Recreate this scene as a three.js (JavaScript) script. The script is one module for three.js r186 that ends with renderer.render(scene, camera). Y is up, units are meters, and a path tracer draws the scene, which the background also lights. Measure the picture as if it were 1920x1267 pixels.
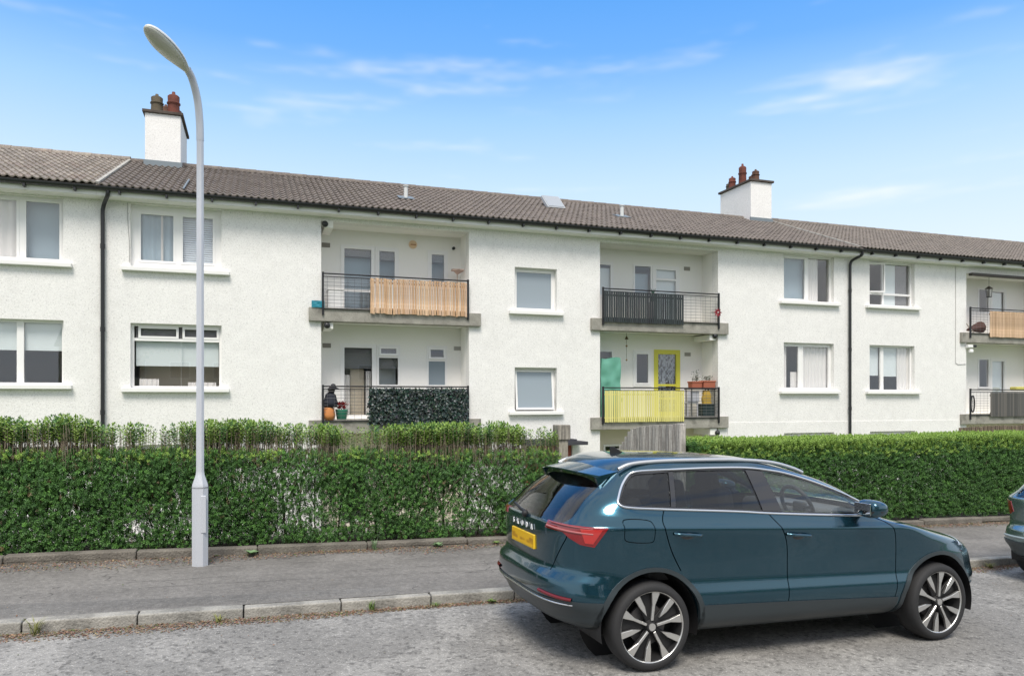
import * as THREE from 'three';
import { mergeGeometries, mergeVertices, toCreasedNormals } from 'three/addons/utils/BufferGeometryUtils.js';
import { RoundedBoxGeometry } from 'three/addons/geometries/RoundedBoxGeometry.js';
import { FontLoader } from 'three/addons/loaders/FontLoader.js';
import { TextGeometry } from 'three/addons/geometries/TextGeometry.js';
import { Brush, Evaluator, SUBTRACTION, INTERSECTION, ADDITION } from 'three-bvh-csg';

// ---------------------------------------------------------------- camera, sky, sun, exposure
// world: x runs along the street, z = 0 at the viewer, the houses stand towards -z, metres
const scene = new THREE.Scene();
const YAW = Math.atan(1390 / 4040);
const camera = new THREE.PerspectiveCamera(2 * Math.atan(633.5 / 1390) * 180 / Math.PI, 1920 / 1267, 0.1, 900);
camera.position.set(0, 1.9, 0);
camera.rotation.y = -YAW;
camera.setViewOffset(1920, 1267, 0, -113.5, 1920, 1267);
scene.add(camera);

const renderer = new THREE.WebGLRenderer({ antialias: true });
renderer.toneMapping = THREE.LinearToneMapping;
renderer.toneMappingExposure = 1.09;
renderer.shadowMap.enabled = true;

// sky: pale at the horizon, blue above, thin streaks of cirrus all round
{
  const W = 2048, H = 1024, d = new Float32Array(W * H * 4);
  const hash = (x, y, s) => { let h = Math.imul(x, 374761393) ^ Math.imul(y, 668265263) ^ Math.imul(s, 974634777); h = Math.imul(h ^ (h >>> 13), 1274126177); return ((h ^ (h >>> 16)) >>> 0) / 4294967296; };
  const vn = (x, y, px, s) => { const xi = Math.floor(x), yi = Math.floor(y); let fx = x - xi, fy = y - yi; fx = fx * fx * (3 - 2 * fx); fy = fy * fy * (3 - 2 * fy);
    const a = ((xi % px) + px) % px, b = (a + 1) % px;
    return (hash(a, yi, s) * (1 - fx) + hash(b, yi, s) * fx) * (1 - fy) + (hash(a, yi + 1, s) * (1 - fx) + hash(b, yi + 1, s) * fx) * fy; };
  const sm = (a, b, x) => { const t = Math.min(1, Math.max(0, (x - a) / (b - a))); return t * t * (3 - 2 * t); };
  const mix = (a, b, t) => a + (b - a) * t;
  const stops = [[0, [0.80, 0.88, 0.99]], [0.18, [0.73, 0.86, 1.0]], [0.27, [0.57, 0.77, 1.0]], [0.35, [0.37, 0.63, 0.99]], [0.42, [0.17, 0.44, 0.94]], [0.50, [0.10, 0.36, 0.88]], [0.68, [0.10, 0.34, 0.84]], [1, [0.09, 0.31, 0.78]]];
  for (let j = 0; j < H; j++) {
    const el = ((j + 0.5) / H - 0.5) * Math.PI, sn = Math.sin(el);
    let c = stops[0][1];
    const e = Math.max(0, sn);
    for (let k = 0; k < stops.length - 1; k++) if (e >= stops[k][0]) { const t = Math.min(1, (e - stops[k][0]) / (stops[k + 1][0] - stops[k][0])); c = stops[k][1].map((v, q) => mix(v, stops[k + 1][1][q], t)); }
    for (let i = 0; i < W; i++) {
      const u = i / W, us = u + 0.71, v = e * 12;
      const w1 = vn(us * 9, v * 0.6 + 3, 9, 5) * 1.5;
      const n = vn(us * 24, v * 2.2 + w1, 24, 1) * 0.5 + vn(us * 60, v * 7 + w1 * 2, 60, 2) * 0.27 + vn(us * 150, v * 17 + w1 * 3, 150, 3) * 0.15 + vn(us * 400, v * 40, 400, 4) * 0.08;
      // a thin, broken veil of high cloud over the whole sky, open in places
      const az = u * 2 * Math.PI, ce = Math.cos(el), big = vn(8 + 1.3 * ce * Math.cos(az) + 2.1 * sn, 8 + 1.3 * ce * Math.sin(az) - 0.9 * sn, 64, 37) * 0.85 + vn(u * 11, v * 0.5, 11, 29) * 0.15;
      const cl = sm(0.41, 0.92, n + 1.15 * (big - 0.42)) * sm(0.0, 0.10, e);
      const o = (j * W + i) * 4, k = cl * 0.86, wh = 1.0;
      d[o] = mix(c[0], wh, k); d[o + 1] = mix(c[1], wh, k); d[o + 2] = mix(c[2], wh * 1.02, k); d[o + 3] = 1;
    }
  }
  const t = new THREE.DataTexture(d, W, H, THREE.RGBAFormat, THREE.FloatType);
  t.mapping = THREE.EquirectangularReflectionMapping; t.magFilter = THREE.LinearFilter; t.minFilter = THREE.LinearFilter; t.needsUpdate = true;
  scene.background = t; scene.environment = t;
}
// a veiled sun, high behind the viewer's left shoulder, very soft
const sun = new THREE.DirectionalLight(new THREE.Color(1.0, 0.935, 0.84), 3.3);
sun.position.set(-5, 49, 19);
sun.target.position.set(6, 0, -12);
sun.castShadow = true; sun.shadow.radius = 44; sun.shadow.mapSize.set(2048, 2048);
Object.assign(sun.shadow.camera, { left: -40, right: 40, top: 40, bottom: -40, near: 1, far: 140 });
scene.add(sun, sun.target);

// ---------------------------------------------------------------- helpers
let seed = 12345;
const rnd = () => { seed = (seed + 0x6D2B79F5) | 0; let t = Math.imul(seed ^ (seed >>> 15), 1 | seed); t = (t + Math.imul(t ^ (t >>> 7), 61 | t)) ^ t; return ((t ^ (t >>> 14)) >>> 0) / 4294967296; };
const rr = (a, b) => a + (b - a) * rnd();
const clamp = (x, a, b) => Math.min(b, Math.max(a, x));
const smooth = (a, b, x) => { const t = clamp((x - a) / (b - a), 0, 1); return t * t * (3 - 2 * t); };
const lerp = (a, b, t) => a + (b - a) * t;
const hash2 = (x, y, s) => { let h = Math.imul(x, 374761393) ^ Math.imul(y, 668265263) ^ Math.imul(s, 974634777); h = Math.imul(h ^ (h >>> 13), 1274126177); return ((h ^ (h >>> 16)) >>> 0) / 4294967296; };
function vnoise(x, y, p, s) {                       // value noise that repeats every p cells
  const xi = Math.floor(x), yi = Math.floor(y); let fx = x - xi, fy = y - yi; fx = fx * fx * (3 - 2 * fx); fy = fy * fy * (3 - 2 * fy);
  const m = (q) => ((q % p) + p) % p, a = m(xi), b = m(xi + 1), c = m(yi), e = m(yi + 1);
  return lerp(lerp(hash2(a, c, s), hash2(b, c, s), fx), lerp(hash2(a, e, s), hash2(b, e, s), fx), fy);
}
function fbm(u, v, cells, oct, s) { let a = 0.5, t = 0, n = 0; for (let k = 0; k < oct; k++) { t += a * vnoise(u * cells, v * cells, cells, s + k); n += a; a *= 0.5; cells *= 2; } return t / n; }
function makeTex(size, fn, metres, srgb = true) {   // fn(u, v) -> [r, g, b] 0..1 or a single grey value
  const d = new Uint8Array(size * size * 4);
  for (let j = 0; j < size; j++) for (let i = 0; i < size; i++) {
    const c = fn(i / size, j / size), o = (j * size + i) * 4;
    if (typeof c === 'number') d[o] = d[o + 1] = d[o + 2] = clamp(c, 0, 1) * 255;
    else { d[o] = clamp(c[0], 0, 1) * 255; d[o + 1] = clamp(c[1], 0, 1) * 255; d[o + 2] = clamp(c[2], 0, 1) * 255; }
    d[o + 3] = 255;
  }
  const t = new THREE.DataTexture(d, size, size, THREE.RGBAFormat);
  t.wrapS = t.wrapT = THREE.RepeatWrapping; t.magFilter = THREE.LinearFilter; t.minFilter = THREE.LinearMipmapLinearFilter; t.generateMipmaps = true;
  if (srgb) t.colorSpace = THREE.SRGBColorSpace;
  t.repeat.set(1 / metres, 1 / metres); t.needsUpdate = true; return t;
}
const lin = (r, g, b) => new THREE.Color().setRGB(r, g, b);
const std = (c, rough = 0.8, extra = {}) => new THREE.MeshStandardMaterial({ color: Array.isArray(c) ? lin(...c) : c, roughness: rough, side: THREE.DoubleSide, ...extra });
const phys = (c, rough, extra = {}) => new THREE.MeshPhysicalMaterial({ color: Array.isArray(c) ? lin(...c) : c, roughness: rough, side: THREE.DoubleSide, ...extra });

const used = new Map();
const numbered = (n) => { const k = used.get(n) || 0; used.set(n, k + 1); return k ? `${n}_${String(k).padStart(3, '0')}` : n; };
function boxUV(g) {                                  // texture coordinates in metres, by the way a face points
  if (g.index) g = g.toNonIndexed();
  const p = g.attributes.position, n = p.count, uv = new Float32Array(n * 2), a = new THREE.Vector3(), b = new THREE.Vector3(), c = new THREE.Vector3();
  for (let i = 0; i < n; i += 3) {
    a.fromBufferAttribute(p, i); b.fromBufferAttribute(p, i + 1); c.fromBufferAttribute(p, i + 2);
    const nn = b.clone().sub(a).cross(c.clone().sub(a)); const ax = Math.abs(nn.x), ay = Math.abs(nn.y), az = Math.abs(nn.z);
    [a, b, c].forEach((q, k) => { const o = (i + k) * 2; if (az >= ax && az >= ay) { uv[o] = q.x; uv[o + 1] = q.y; } else if (ax >= ay) { uv[o] = q.z; uv[o + 1] = q.y; } else { uv[o] = q.x; uv[o + 1] = q.z; } });
  }
  g.setAttribute('uv', new THREE.BufferAttribute(uv, 2)); return g;
}
const bx = (x0, x1, y0, y1, z0, z1) => { const g = new THREE.BoxGeometry(Math.abs(x1 - x0), Math.abs(y1 - y0), Math.abs(z1 - z0)); g.translate((x0 + x1) / 2, (y0 + y1) / 2, (z0 + z1) / 2); return boxUV(g); };
const rbx = (x0, x1, y0, y1, z0, z1, r = 0.01, seg = 2) => { const g = new RoundedBoxGeometry(Math.abs(x1 - x0), Math.abs(y1 - y0), Math.abs(z1 - z0), seg, r); g.translate((x0 + x1) / 2, (y0 + y1) / 2, (z0 + z1) / 2); return boxUV(g); };
function merge(list) {
  list = list.map((g) => { g = g.index ? g.toNonIndexed() : g; for (const k of Object.keys(g.attributes)) if (!['position', 'normal', 'uv'].includes(k)) g.deleteAttribute(k); if (!g.attributes.uv) boxUV(g); if (!g.attributes.normal) g.computeVertexNormals(); g.morphAttributes = {}; return g; });
  return list.length === 1 ? list[0] : mergeGeometries(list, false);
}
const V = (x, y, z) => new THREE.Vector3(x, y, z);
function tube(pts, r, seg = 24, rad = 8, closed = false) { const c = new THREE.CatmullRomCurve3(pts.map((p) => Array.isArray(p) ? V(...p) : p), closed, 'centripetal'); return new THREE.TubeGeometry(c, seg, r, rad, closed); }
function rod(a, b, r, rad = 8) { a = Array.isArray(a) ? V(...a) : a; b = Array.isArray(b) ? V(...b) : b; const d = b.clone().sub(a), g = new THREE.CylinderGeometry(r, r, d.length(), rad); g.applyQuaternion(new THREE.Quaternion().setFromUnitVectors(V(0, 1, 0), d.clone().normalize())); g.translate((a.x + b.x) / 2, (a.y + b.y) / 2, (a.z + b.z) / 2); return g; }
function mesh(name, geos, mat, parent) {             // one named mesh under its parent
  const m = new THREE.Mesh(Array.isArray(geos) ? merge(geos) : geos, mat); m.name = parent === scene ? numbered(name) : name; m.castShadow = m.receiveShadow = true; parent.add(m); return m;
}
function tag(o, label, category, group, kind) { o.userData = { label, category }; if (group) o.userData.group = group; if (kind) o.userData.kind = kind; return o; }
function thing(name, label, category, group) { const g = new THREE.Group(); g.name = numbered(name); scene.add(g); return tag(g, label, category, group); }
function struct(name, geos, mat) { const m = mesh(name, geos, mat, scene); m.userData = { kind: 'structure' }; return m; }

// ---------------------------------------------------------------- ground levels
const SL = 0.0229;
const road = (u) => -SL * (clamp(u, -45, 60) - 2.593);           // the street falls gently to the right
const pave = (u, w) => road(u) + 0.092 + 0.016 * (w - 6.7);
const KERB = 6.58, BACK = 8.62, FACE = 18.15;
function garden(u, w) {                                           // soil behind the hedge drops to the foot of the houses
  const t = smooth(9.3, 14.5, w); return lerp(pave(u, BACK) + 0.02, -1.27, t);
}
function sheet(u0, u1, nu, w0, w1, nw, fy) {
  const g = new THREE.PlaneGeometry(1, 1, nu, nw), p = g.attributes.position, uv = g.attributes.uv;
  for (let i = 0; i < p.count; i++) { const a = p.getX(i) + 0.5, b = p.getY(i) + 0.5, u = lerp(u0, u1, a), w = lerp(w0, w1, b); p.setXYZ(i, u, fy(u, w), -w); uv.setXY(i, u, w); }
  g.computeVertexNormals(); return g;
}

// ---------------------------------------------------------------- textures and materials
const T = {};
T.harlBump = makeTex(1024, (u, v) => 0.6 * fbm(u, v, 160, 2, 11) + 0.4 * fbm(u, v, 60, 3, 21), 2.2, false);
T.harl = makeTex(1024, (u, v) => { const f = fbm(u, v, 160, 2, 31), m = fbm(u, v, 8, 5, 41), st = smooth(0.58, 0.75, fbm(u * 1, v, 5, 4, 51)); const g = 0.905 + 0.10 * (f - 0.5) + 0.03 * (m - 0.5) - 0.015 * st; const sp = f < 0.2 ? -0.10 : 0; return [g + sp + 0.004, g + sp, g + sp - 0.008]; }, 2.2);
T.roadC = makeTex(2048, (u, v) => {
  const fine = hash2(Math.floor(u * 1024), Math.floor(v * 1024), 7), f2 = fbm(u, v, 256, 2, 17), mid = fbm(u, v, 24, 4, 27), big = fbm(u, v, 5, 5, 37);
  const worn = smooth(0.50, 0.68, mid * 0.55 + f2 * 0.2 + big * 0.3);
  let g = 0.485 + 0.10 * (fine - 0.5) + 0.09 * (f2 - 0.5) + 0.07 * (big - 0.5) + 0.065 * worn;
  if (f2 < 0.26) g -= 0.07; if (fine > 0.975) g += 0.13;
  return [g * 1.015, g, g * 0.97];
}, 7.3);
T.roadB = makeTex(1024, (u, v) => 0.6 * fbm(u, v, 256, 2, 19) + 0.4 * fbm(u, v, 32, 3, 23), 3.1, false);
T.paveC = makeTex(2048, (u, v) => {
  const fine = hash2(Math.floor(u * 1300), Math.floor(v * 1300), 9), f2 = fbm(u, v, 200, 2, 57), mid = fbm(u, v, 14, 5, 67), big = fbm(u, v, 4, 4, 77);
  let g = 0.44 + 0.07 * (fine - 0.5) + 0.10 * (f2 - 0.5) + 0.10 * (mid - 0.5) + 0.07 * (big - 0.5);
  if (fine > 0.992) g += 0.14;
  const c1 = Math.abs(fbm(u, v, 6, 5, 87) - 0.5); if (c1 < 0.0035 && big > 0.5) g -= 0.10;
  for (const [v0, amp, k] of [[0.215, 0.02, 3], [0.262, 0.014, 5], [0.335, 0.02, 7]]) { const dv = v - v0 - amp * (fbm(u, 0.3, 7, 4, 90 + k) - 0.5); if (Math.abs(dv) < 0.0011 && vnoise(u * 9, k, 9, 40 + k) > 0.45) g -= 0.10; if (dv > 0 && dv < 0.03) g += 0.012; }
  return [g * 1.025, g, g * 0.965];
}, 6.1);
T.conc = makeTex(1024, (u, v) => { const g = 0.62 + 0.16 * (fbm(u, v, 10, 6, 3) - 0.5) + 0.14 * (fbm(u, v, 180, 2, 13) - 0.5) - 0.12 * smooth(0.55, 0.75, fbm(u, v, 6, 5, 33)); return [g, g * 0.985, g * 0.95]; }, 1.7);
T.wood = makeTex(512, (u, v) => { const g = 0.55 + 0.24 * (vnoise(u * 64 + 1.5 * vnoise(u * 8, v * 4, 8, 2), v * 4, 64, 4) - 0.5) + 0.12 * (fbm(u, v, 32, 3, 6) - 0.5); return [g * 1.02, g, g * 0.97]; }, 0.8);
T.tile = makeTex(512, (u, v) => { const l = smooth(0.56, 0.7, fbm(u, v, 14, 4, 71)), g = 0.46 + 0.22 * (fbm(u, v, 40, 3, 61) - 0.5); return [lerp(g, 0.60, l * 0.3), lerp(g * 0.95, 0.58, l * 0.3), lerp(g * 0.91, 0.52, l * 0.3)]; }, 0.9);
T.soil = makeTex(512, (u, v) => { const g = 0.30 + 0.25 * (fbm(u, v, 24, 5, 81) - 0.5); return [g * 1.1, g * 0.95, g * 0.75]; }, 1.5);
T.grass = makeTex(512, (u, v) => { const g = 0.36 + 0.3 * (fbm(u, v, 40, 4, 91) - 0.5); return [g * 0.85, g * 1.1, g * 0.45]; }, 2);
const ripple = (t) => ({ bumpMap: T.conc, bumpScale: 0.004, ...t });

const M = {
  harl: std([1, 0.995, 0.99], 0.95, { map: T.harl, bumpMap: T.harlBump, bumpScale: 0.005 }),
  render: std([0.87, 0.855, 0.82], 0.9, { bumpMap: T.harlBump, bumpScale: 0.003 }),
  cream: std([0.74, 0.67, 0.57], 0.9),
  white: phys([0.84, 0.83, 0.82], 0.32),
  sill: std([0.83, 0.82, 0.80], 0.75, { bumpMap: T.conc, bumpScale: 0.003 }),
  black: phys([0.018, 0.019, 0.021], 0.42),
  road: std([1, 1, 1], 0.9, { map: T.roadC, bumpMap: T.roadB, bumpScale: 0.005 }),
  pave: std([1, 1, 1], 0.9, { map: T.paveC, bumpMap: T.roadB, bumpScale: 0.006 }),
  conc: std([0.86, 0.86, 0.86], 0.9, { map: T.conc, bumpMap: T.conc, bumpScale: 0.004 }),
  slab: std([0.88, 0.87, 0.83], 0.9, { map: T.conc, bumpMap: T.conc, bumpScale: 0.004 }),
  soil: std([1, 1, 1], 1, { map: T.soil, bumpMap: T.soil, bumpScale: 0.03 }),
  grass: std([1, 1, 1], 1, { map: T.grass, bumpMap: T.grass, bumpScale: 0.03 }),
  lead: std([0.19, 0.225, 0.25], 0.55, { metalness: 0.2 }),
  room: std([0.55, 0.52, 0.48], 0.95),
  pane: phys([1, 1, 1], 0.01, { transmission: 1, thickness: 0, ior: 1.62 }),
  obscure: phys([0.26, 0.31, 0.35], 0.16, { clearcoat: 1, clearcoatRoughness: 0.05 }),
  blind: std([0.66, 0.72, 0.73], 0.85), venetian: std([0.62, 0.68, 0.74], 0.6), curtain: std([0.72, 0.70, 0.68], 0.95), greyBlind: std([0.17, 0.17, 0.175], 0.8), netting: std([0.33, 0.42, 0.48], 0.95),
};
// ---------------------------------------------------------------- the setting: ground, road, kerbs, pavements, gardens
struct('ground', [sheet(-300, 300, 60, -200, 300, 2, (u, w) => road(u) - 1.9)], M.grass);
struct('road', [sheet(-60, 60, 120, 0.2, KERB + 0.02, 4, (u) => road(u))], M.road);
{
  const pv = struct('pavement', [sheet(-40, 45, 280, KERB + 0.10, BACK + 0.02, 12, (u, w) => pave(u, w) + 0.010 * (vnoise(u * 0.7 + 50, w * 1.3, 512, 5) - 0.5))], M.pave);
  // a later strip of tarmac along the kerb, with its own raised and broken edge
  const strip = sheet(-14, 1.2, 120, KERB + 0.13, 7.1, 6, (u, w) => pave(u, w) + 0.012);
  const p = strip.attributes.position;
  for (let i = 0; i < p.count; i++) { const u = p.getX(i), w = -p.getZ(i); const edge = 7.06 - 0.055 * (u + 2) + 0.07 * (vnoise(u * 1.7 + 60, 3, 512, 8) - 0.5); const t = (w - KERB - 0.13) / (7.1 - KERB - 0.13); const nw = lerp(KERB + 0.13, Math.max(KERB + 0.16, edge), t); p.setXYZ(i, u, pave(u, nw) - 0.004 + 0.015 * smooth(0, 0.3, t) + 0.010 * (vnoise(u * 0.7 + 50, nw * 1.3, 512, 5) - 0.5), -nw); strip.attributes.uv.setXY(i, u + 3.3, nw + 2.7); }
  strip.computeVertexNormals();
  mesh('tarmac_patch', strip, std([0.86, 0.87, 0.88], 0.92, { map: T.paveC, bumpMap: T.roadB, bumpScale: 0.010 }), pv);
}
struct('garden', [sheet(-40, 45, 90, BACK + 0.14, FACE + 0.6, 30, (u, w) => garden(u, w) - 0.004)], M.grass);
struct('hedge_soil', [sheet(-40, 45, 90, BACK, 9.7, 3, (u, w) => garden(u, w) + 0.012)], M.soil);
struct('garden_path', [sheet(-30, 40, 30, 16.9, FACE + 0.3, 2, () => -1.255)], std([0.80, 0.80, 0.79], 0.9, { map: T.conc }));
{
  const path = struct('entrance_path', [sheet(4.1, 5.45, 4, BACK + 0.02, 17, 30, (u, w) => garden(u, w) + 0.02)], M.conc);
  path.name = 'entrance_path';
}
struct('opposite_pavement', [sheet(-40, 45, 40, -2.4, 0.1, 3, (u) => road(u) + 0.115)], M.pave);
const kerbMats = [0, 1, 2].map((k) => std([0.84 + 0.05 * k, 0.84 + 0.045 * k, 0.82 + 0.04 * k], 0.9, { map: T.conc, bumpMap: T.roadB, bumpScale: 0.008 }));
function kerbRow(name, wFront, wBack, start, n, len) {
  const root = struct(name, [bx(start, start + n * len, -0.4, -0.38, -wBack, -wFront)], kerbMats[0]);
  root.geometry = sheet(start, start + n * len, 60, wFront + 0.012, wBack - 0.012, 1, (u) => road(u) - 0.02);
  const vars = [0, 1, 2].map((k) => { const g = new RoundedBoxGeometry(len - 0.007, 0.24, wBack - wFront, 3, 0.016); const p = g.attributes.position; for (let i = 0; i < p.count; i++) { const a = p.getX(i), b = p.getY(i), c = p.getZ(i); p.setXYZ(i, a + 0.004 * (vnoise(b * 9 + k * 7 + 40, c * 9 + 40, 512, 3) - 0.5), b + 0.008 * (vnoise(a * 5 + k * 11 + 40, c * 9 + 50, 512, 4) - 0.5), c + 0.008 * (vnoise(a * 6 + k * 5 + 40, b * 9 + 50, 512, 5) - 0.5)); } g.computeVertexNormals(); return boxUV(g); });
  for (let k = 0; k < n; k++) {
    const u = start + (k + 0.5) * len, s = mesh('kerb_stone', vars[k % 3], kerbMats[(k * 7 + 1) % 3], root);
    s.position.set(u, road(u) + 0.092 - 0.12 + rr(-0.004, 0.004), -(wFront + wBack) / 2 + rr(-0.006, 0.006)); s.rotation.z = -SL + rr(-0.003, 0.003); s.rotation.y = rr(-0.004, 0.004);
  }
  return root;
}
kerbRow('kerb', KERB, KERB + 0.13, -0.91 - 0.8 * 14, 42, 0.8);
kerbRow('opposite_kerb', 0.08, 0.21, -8, 26, 0.8);
// low edging stones that hold back the hedge bed
{
  const em = [0, 1, 2].map((k) => std([[0.47, 0.44, 0.40], [0.43, 0.41, 0.37], [0.50, 0.47, 0.43]][k], 0.95, { map: T.conc, bumpMap: T.roadB, bumpScale: 0.012 }));
  const base = struct('edging', [sheet(-12, 32, 40, BACK + 0.02, BACK + 0.12, 1, (u) => pave(u, BACK) - 0.02)], em[0]);
  const vars = [0, 1, 2].map((k) => { const g = new RoundedBoxGeometry(1.196, 0.3, 0.13, 3, 0.02); const p = g.attributes.position; for (let i = 0; i < p.count; i++) { const a = p.getX(i), b = p.getY(i); p.setY(i, b + 0.022 * (vnoise(a * 4 + 40 + k * 9, 3, 512, 7) - 0.5)); p.setZ(i, p.getZ(i) + 0.018 * (vnoise(a * 5 + 40, b * 8 + 40 + k * 4, 512, 9) - 0.5)); } g.computeVertexNormals(); return boxUV(g); });
  for (let k = 0; k < 36; k++) {
    const u = -11.4 + k * 1.2; if (u > 3.9 && u < 5.6) continue;
    const s = mesh('edging_stone', vars[k % 3], em[(k * 5 + 2) % 3], base); s.position.set(u, pave(u, BACK) + 0.095 - 0.15 + rr(-0.012, 0.012), -(BACK + 0.065) + rr(-0.012, 0.012)); s.rotation.set(rr(-0.03, 0.03), rr(-0.008, 0.008), -SL + rr(-0.006, 0.006));
  }
}

// ---------------------------------------------------------------- windows and doors
// a window is its outer frame, with panes, sashes, sill, blinds and curtains under it
const FR = 0.055;
function frameGeo(x0, x1, y0, y1, zf, wd = FR, dp = 0.06) {
  return merge([bx(x0, x1, y0, y0 + wd, zf - dp, zf), bx(x0, x1, y1 - wd, y1, zf - dp, zf), bx(x0, x0 + wd, y0 + wd, y1 - wd, zf - dp, zf), bx(x1 - wd, x1, y0 + wd, y1 - wd, zf - dp, zf)]);
}
function pleated(x0, x1, y0, y1, z, folds, amp) {
  const g = new THREE.PlaneGeometry(x1 - x0, y1 - y0, folds * 6, 1); g.translate((x0 + x1) / 2, (y0 + y1) / 2, z); const p = g.attributes.position;
  for (let i = 0; i < p.count; i++) p.setZ(i, z + amp * Math.sin((p.getX(i) - x0) / (x1 - x0) * folds * 6.283 + 0.6 * Math.sin(p.getX(i) * 9)));
  g.computeVertexNormals(); return g;
}
// cells: [x0,x1,y0,y1,{sash,tilt,obscure,open}] as fractions of the opening
function windowPart(parent, x0, x1, y0, y1, wFace, o = {}) {
  const zf = -wFace - (o.inset ?? 0.13), fr = o.frame || FR;
  const geos = [frameGeo(x0, x1, y0, y1, zf, fr)];
  for (const m of o.bars || []) geos.push(m.v ? bx(m.v - (m.h || 0.035), m.v + (m.h || 0.035), y0 + fr, y1 - fr, zf - 0.058, zf + 0.002) : bx(m.x0 ?? x0 + fr, m.x1 ?? x1 - fr, m.u - 0.03, m.u + 0.03, zf - 0.057, zf + 0.003));
  const win = mesh(o.name || 'window', geos, o.mat || M.white, parent);
  for (const c of o.panes) {
    const [a, b, d, e, q = {}] = c;
    if (q.sash) {
      const s = mesh('sash', frameGeo(0, b - a, 0, e - d, 0, 0.048, 0.05), o.mat || M.white, win); s.position.set(a, d, zf + 0.012);
      const pn = mesh('pane', bx(0.045, b - a - 0.045, 0.045, e - d - 0.045, -0.03, -0.024), q.obscure ? M.obscure : M.pane, win); pn.position.set(a, d, zf + 0.012);
      if (q.tilt) { for (const x of [s, pn]) { x.rotation.x = q.tilt; x.position.z += q.out || 0; } }
      if (q.swing) { for (const x of [s, pn]) x.rotation.y = q.swing; }
    } else mesh('pane', bx(Math.max(x0 + 0.01, a - 0.03), Math.min(x1 - 0.01, b + 0.03), Math.max(y0 + 0.01, d - 0.028), Math.min(y1 - 0.01, e + 0.028), zf - 0.036, zf - 0.030), q.obscure ? M.obscure : M.pane, win);
  }
  if (o.sill) mesh('sill', [(() => { const g = rbx(x0 - 0.17, x1 + 0.17, y0 - 0.085, y0 + 0.004, -wFace - 0.10, -wFace + 0.12, 0.012); return g; })(), bx(x0 + 0.002, x1 - 0.002, y0 - 0.02, y0 + 0.016, -wFace - (o.inset ?? 0.13) - 0.02, -wFace - 0.098)], M.sill, win);
  for (const b of o.blinds || []) {
    const zb = zf - 0.10 - (b.back || 0);
    if (b.type === 'venetian') { const n = Math.round((b.y1 - b.y0) / 0.05); const gs = []; for (let k = 0; k < n; k++) { const g = new THREE.BoxGeometry(b.x1 - b.x0, 0.046, 0.003); g.rotateX(-0.35); g.translate((b.x0 + b.x1) / 2, b.y0 + (k + 0.5) * 0.05, zb); gs.push(g); } const v = mesh('venetian_blind', gs, M.venetian, win); v.userData.kind = 'stuff'; }
    else if (b.type === 'curtain') mesh('curtain', pleated(b.x0, b.x1, b.y0, b.y1, zb, b.folds || 6, 0.02), b.mat || M.curtain, win);
    else mesh('roller_blind', [bx(b.x0, b.x1, b.y0, b.y1, zb - 0.003, zb)], b.mat || M.blind, win);
  }
  return win;
}

// ---------------------------------------------------------------- roofs
const PITCH = 0.415, EAVE_W = 17.74, EAVE_Y = 6.43, RIDGE_W = 22.1;     // rise per metre
const ANG = Math.atan(PITCH), SLOPE = (RIDGE_W - EAVE_W) / Math.cos(ANG);
const roofY = (w) => EAVE_Y + (w - EAVE_W) * PITCH;
const TW = 0.30, GAUGE = SLOPE / 14;
const tileGeos = [0, 1, 2].map((k) => {
  const n = 12, pos = [], L = GAUGE + 0.07, hgt = (x) => 0.038 * Math.pow(0.5 - 0.5 * Math.cos(x / 0.15 * 2 * Math.PI), 1.7), bow = 0.003 * (k - 1), idx = [];
  for (let i = 0; i <= n; i++) { const x = i / n * (TW + 0.006), h = hgt(x); pos.push(x, h, 0, x, h + 0.031 + bow, L, x, h + 0.002 + bow, L + 0.001); }
  for (let i = 0; i < n; i++) { const a = i * 3, b = a + 3; idx.push(a, a + 1, b, b, a + 1, b + 1, a + 1, a + 2, b + 1, b + 1, a + 2, b + 2); }
  const g = new THREE.BufferGeometry(); g.setAttribute('position', new THREE.Float32BufferAttribute(pos, 3)); g.setIndex(idx);
  const f = g.toNonIndexed(); f.computeVertexNormals(); return toCreasedNormals(boxUV(f), 0.7);
});
function tileMats(base, seedN) { return [0, 1, 2, 3, 4].map((k) => { const f = 0.90 + 0.2 * hash2(k, seedN, 3), r = 0.97 + 0.08 * hash2(k, seedN, 5), t = T.tile.clone(); t.offset.set(hash2(k, 1, 7), hash2(k, 2, 7)); t.needsUpdate = true; return std([base[0] * f * r, base[1] * f, base[2] * f], 0.92, { map: t, bumpMap: T.roadB, bumpScale: 0.004 }); }); }
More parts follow.
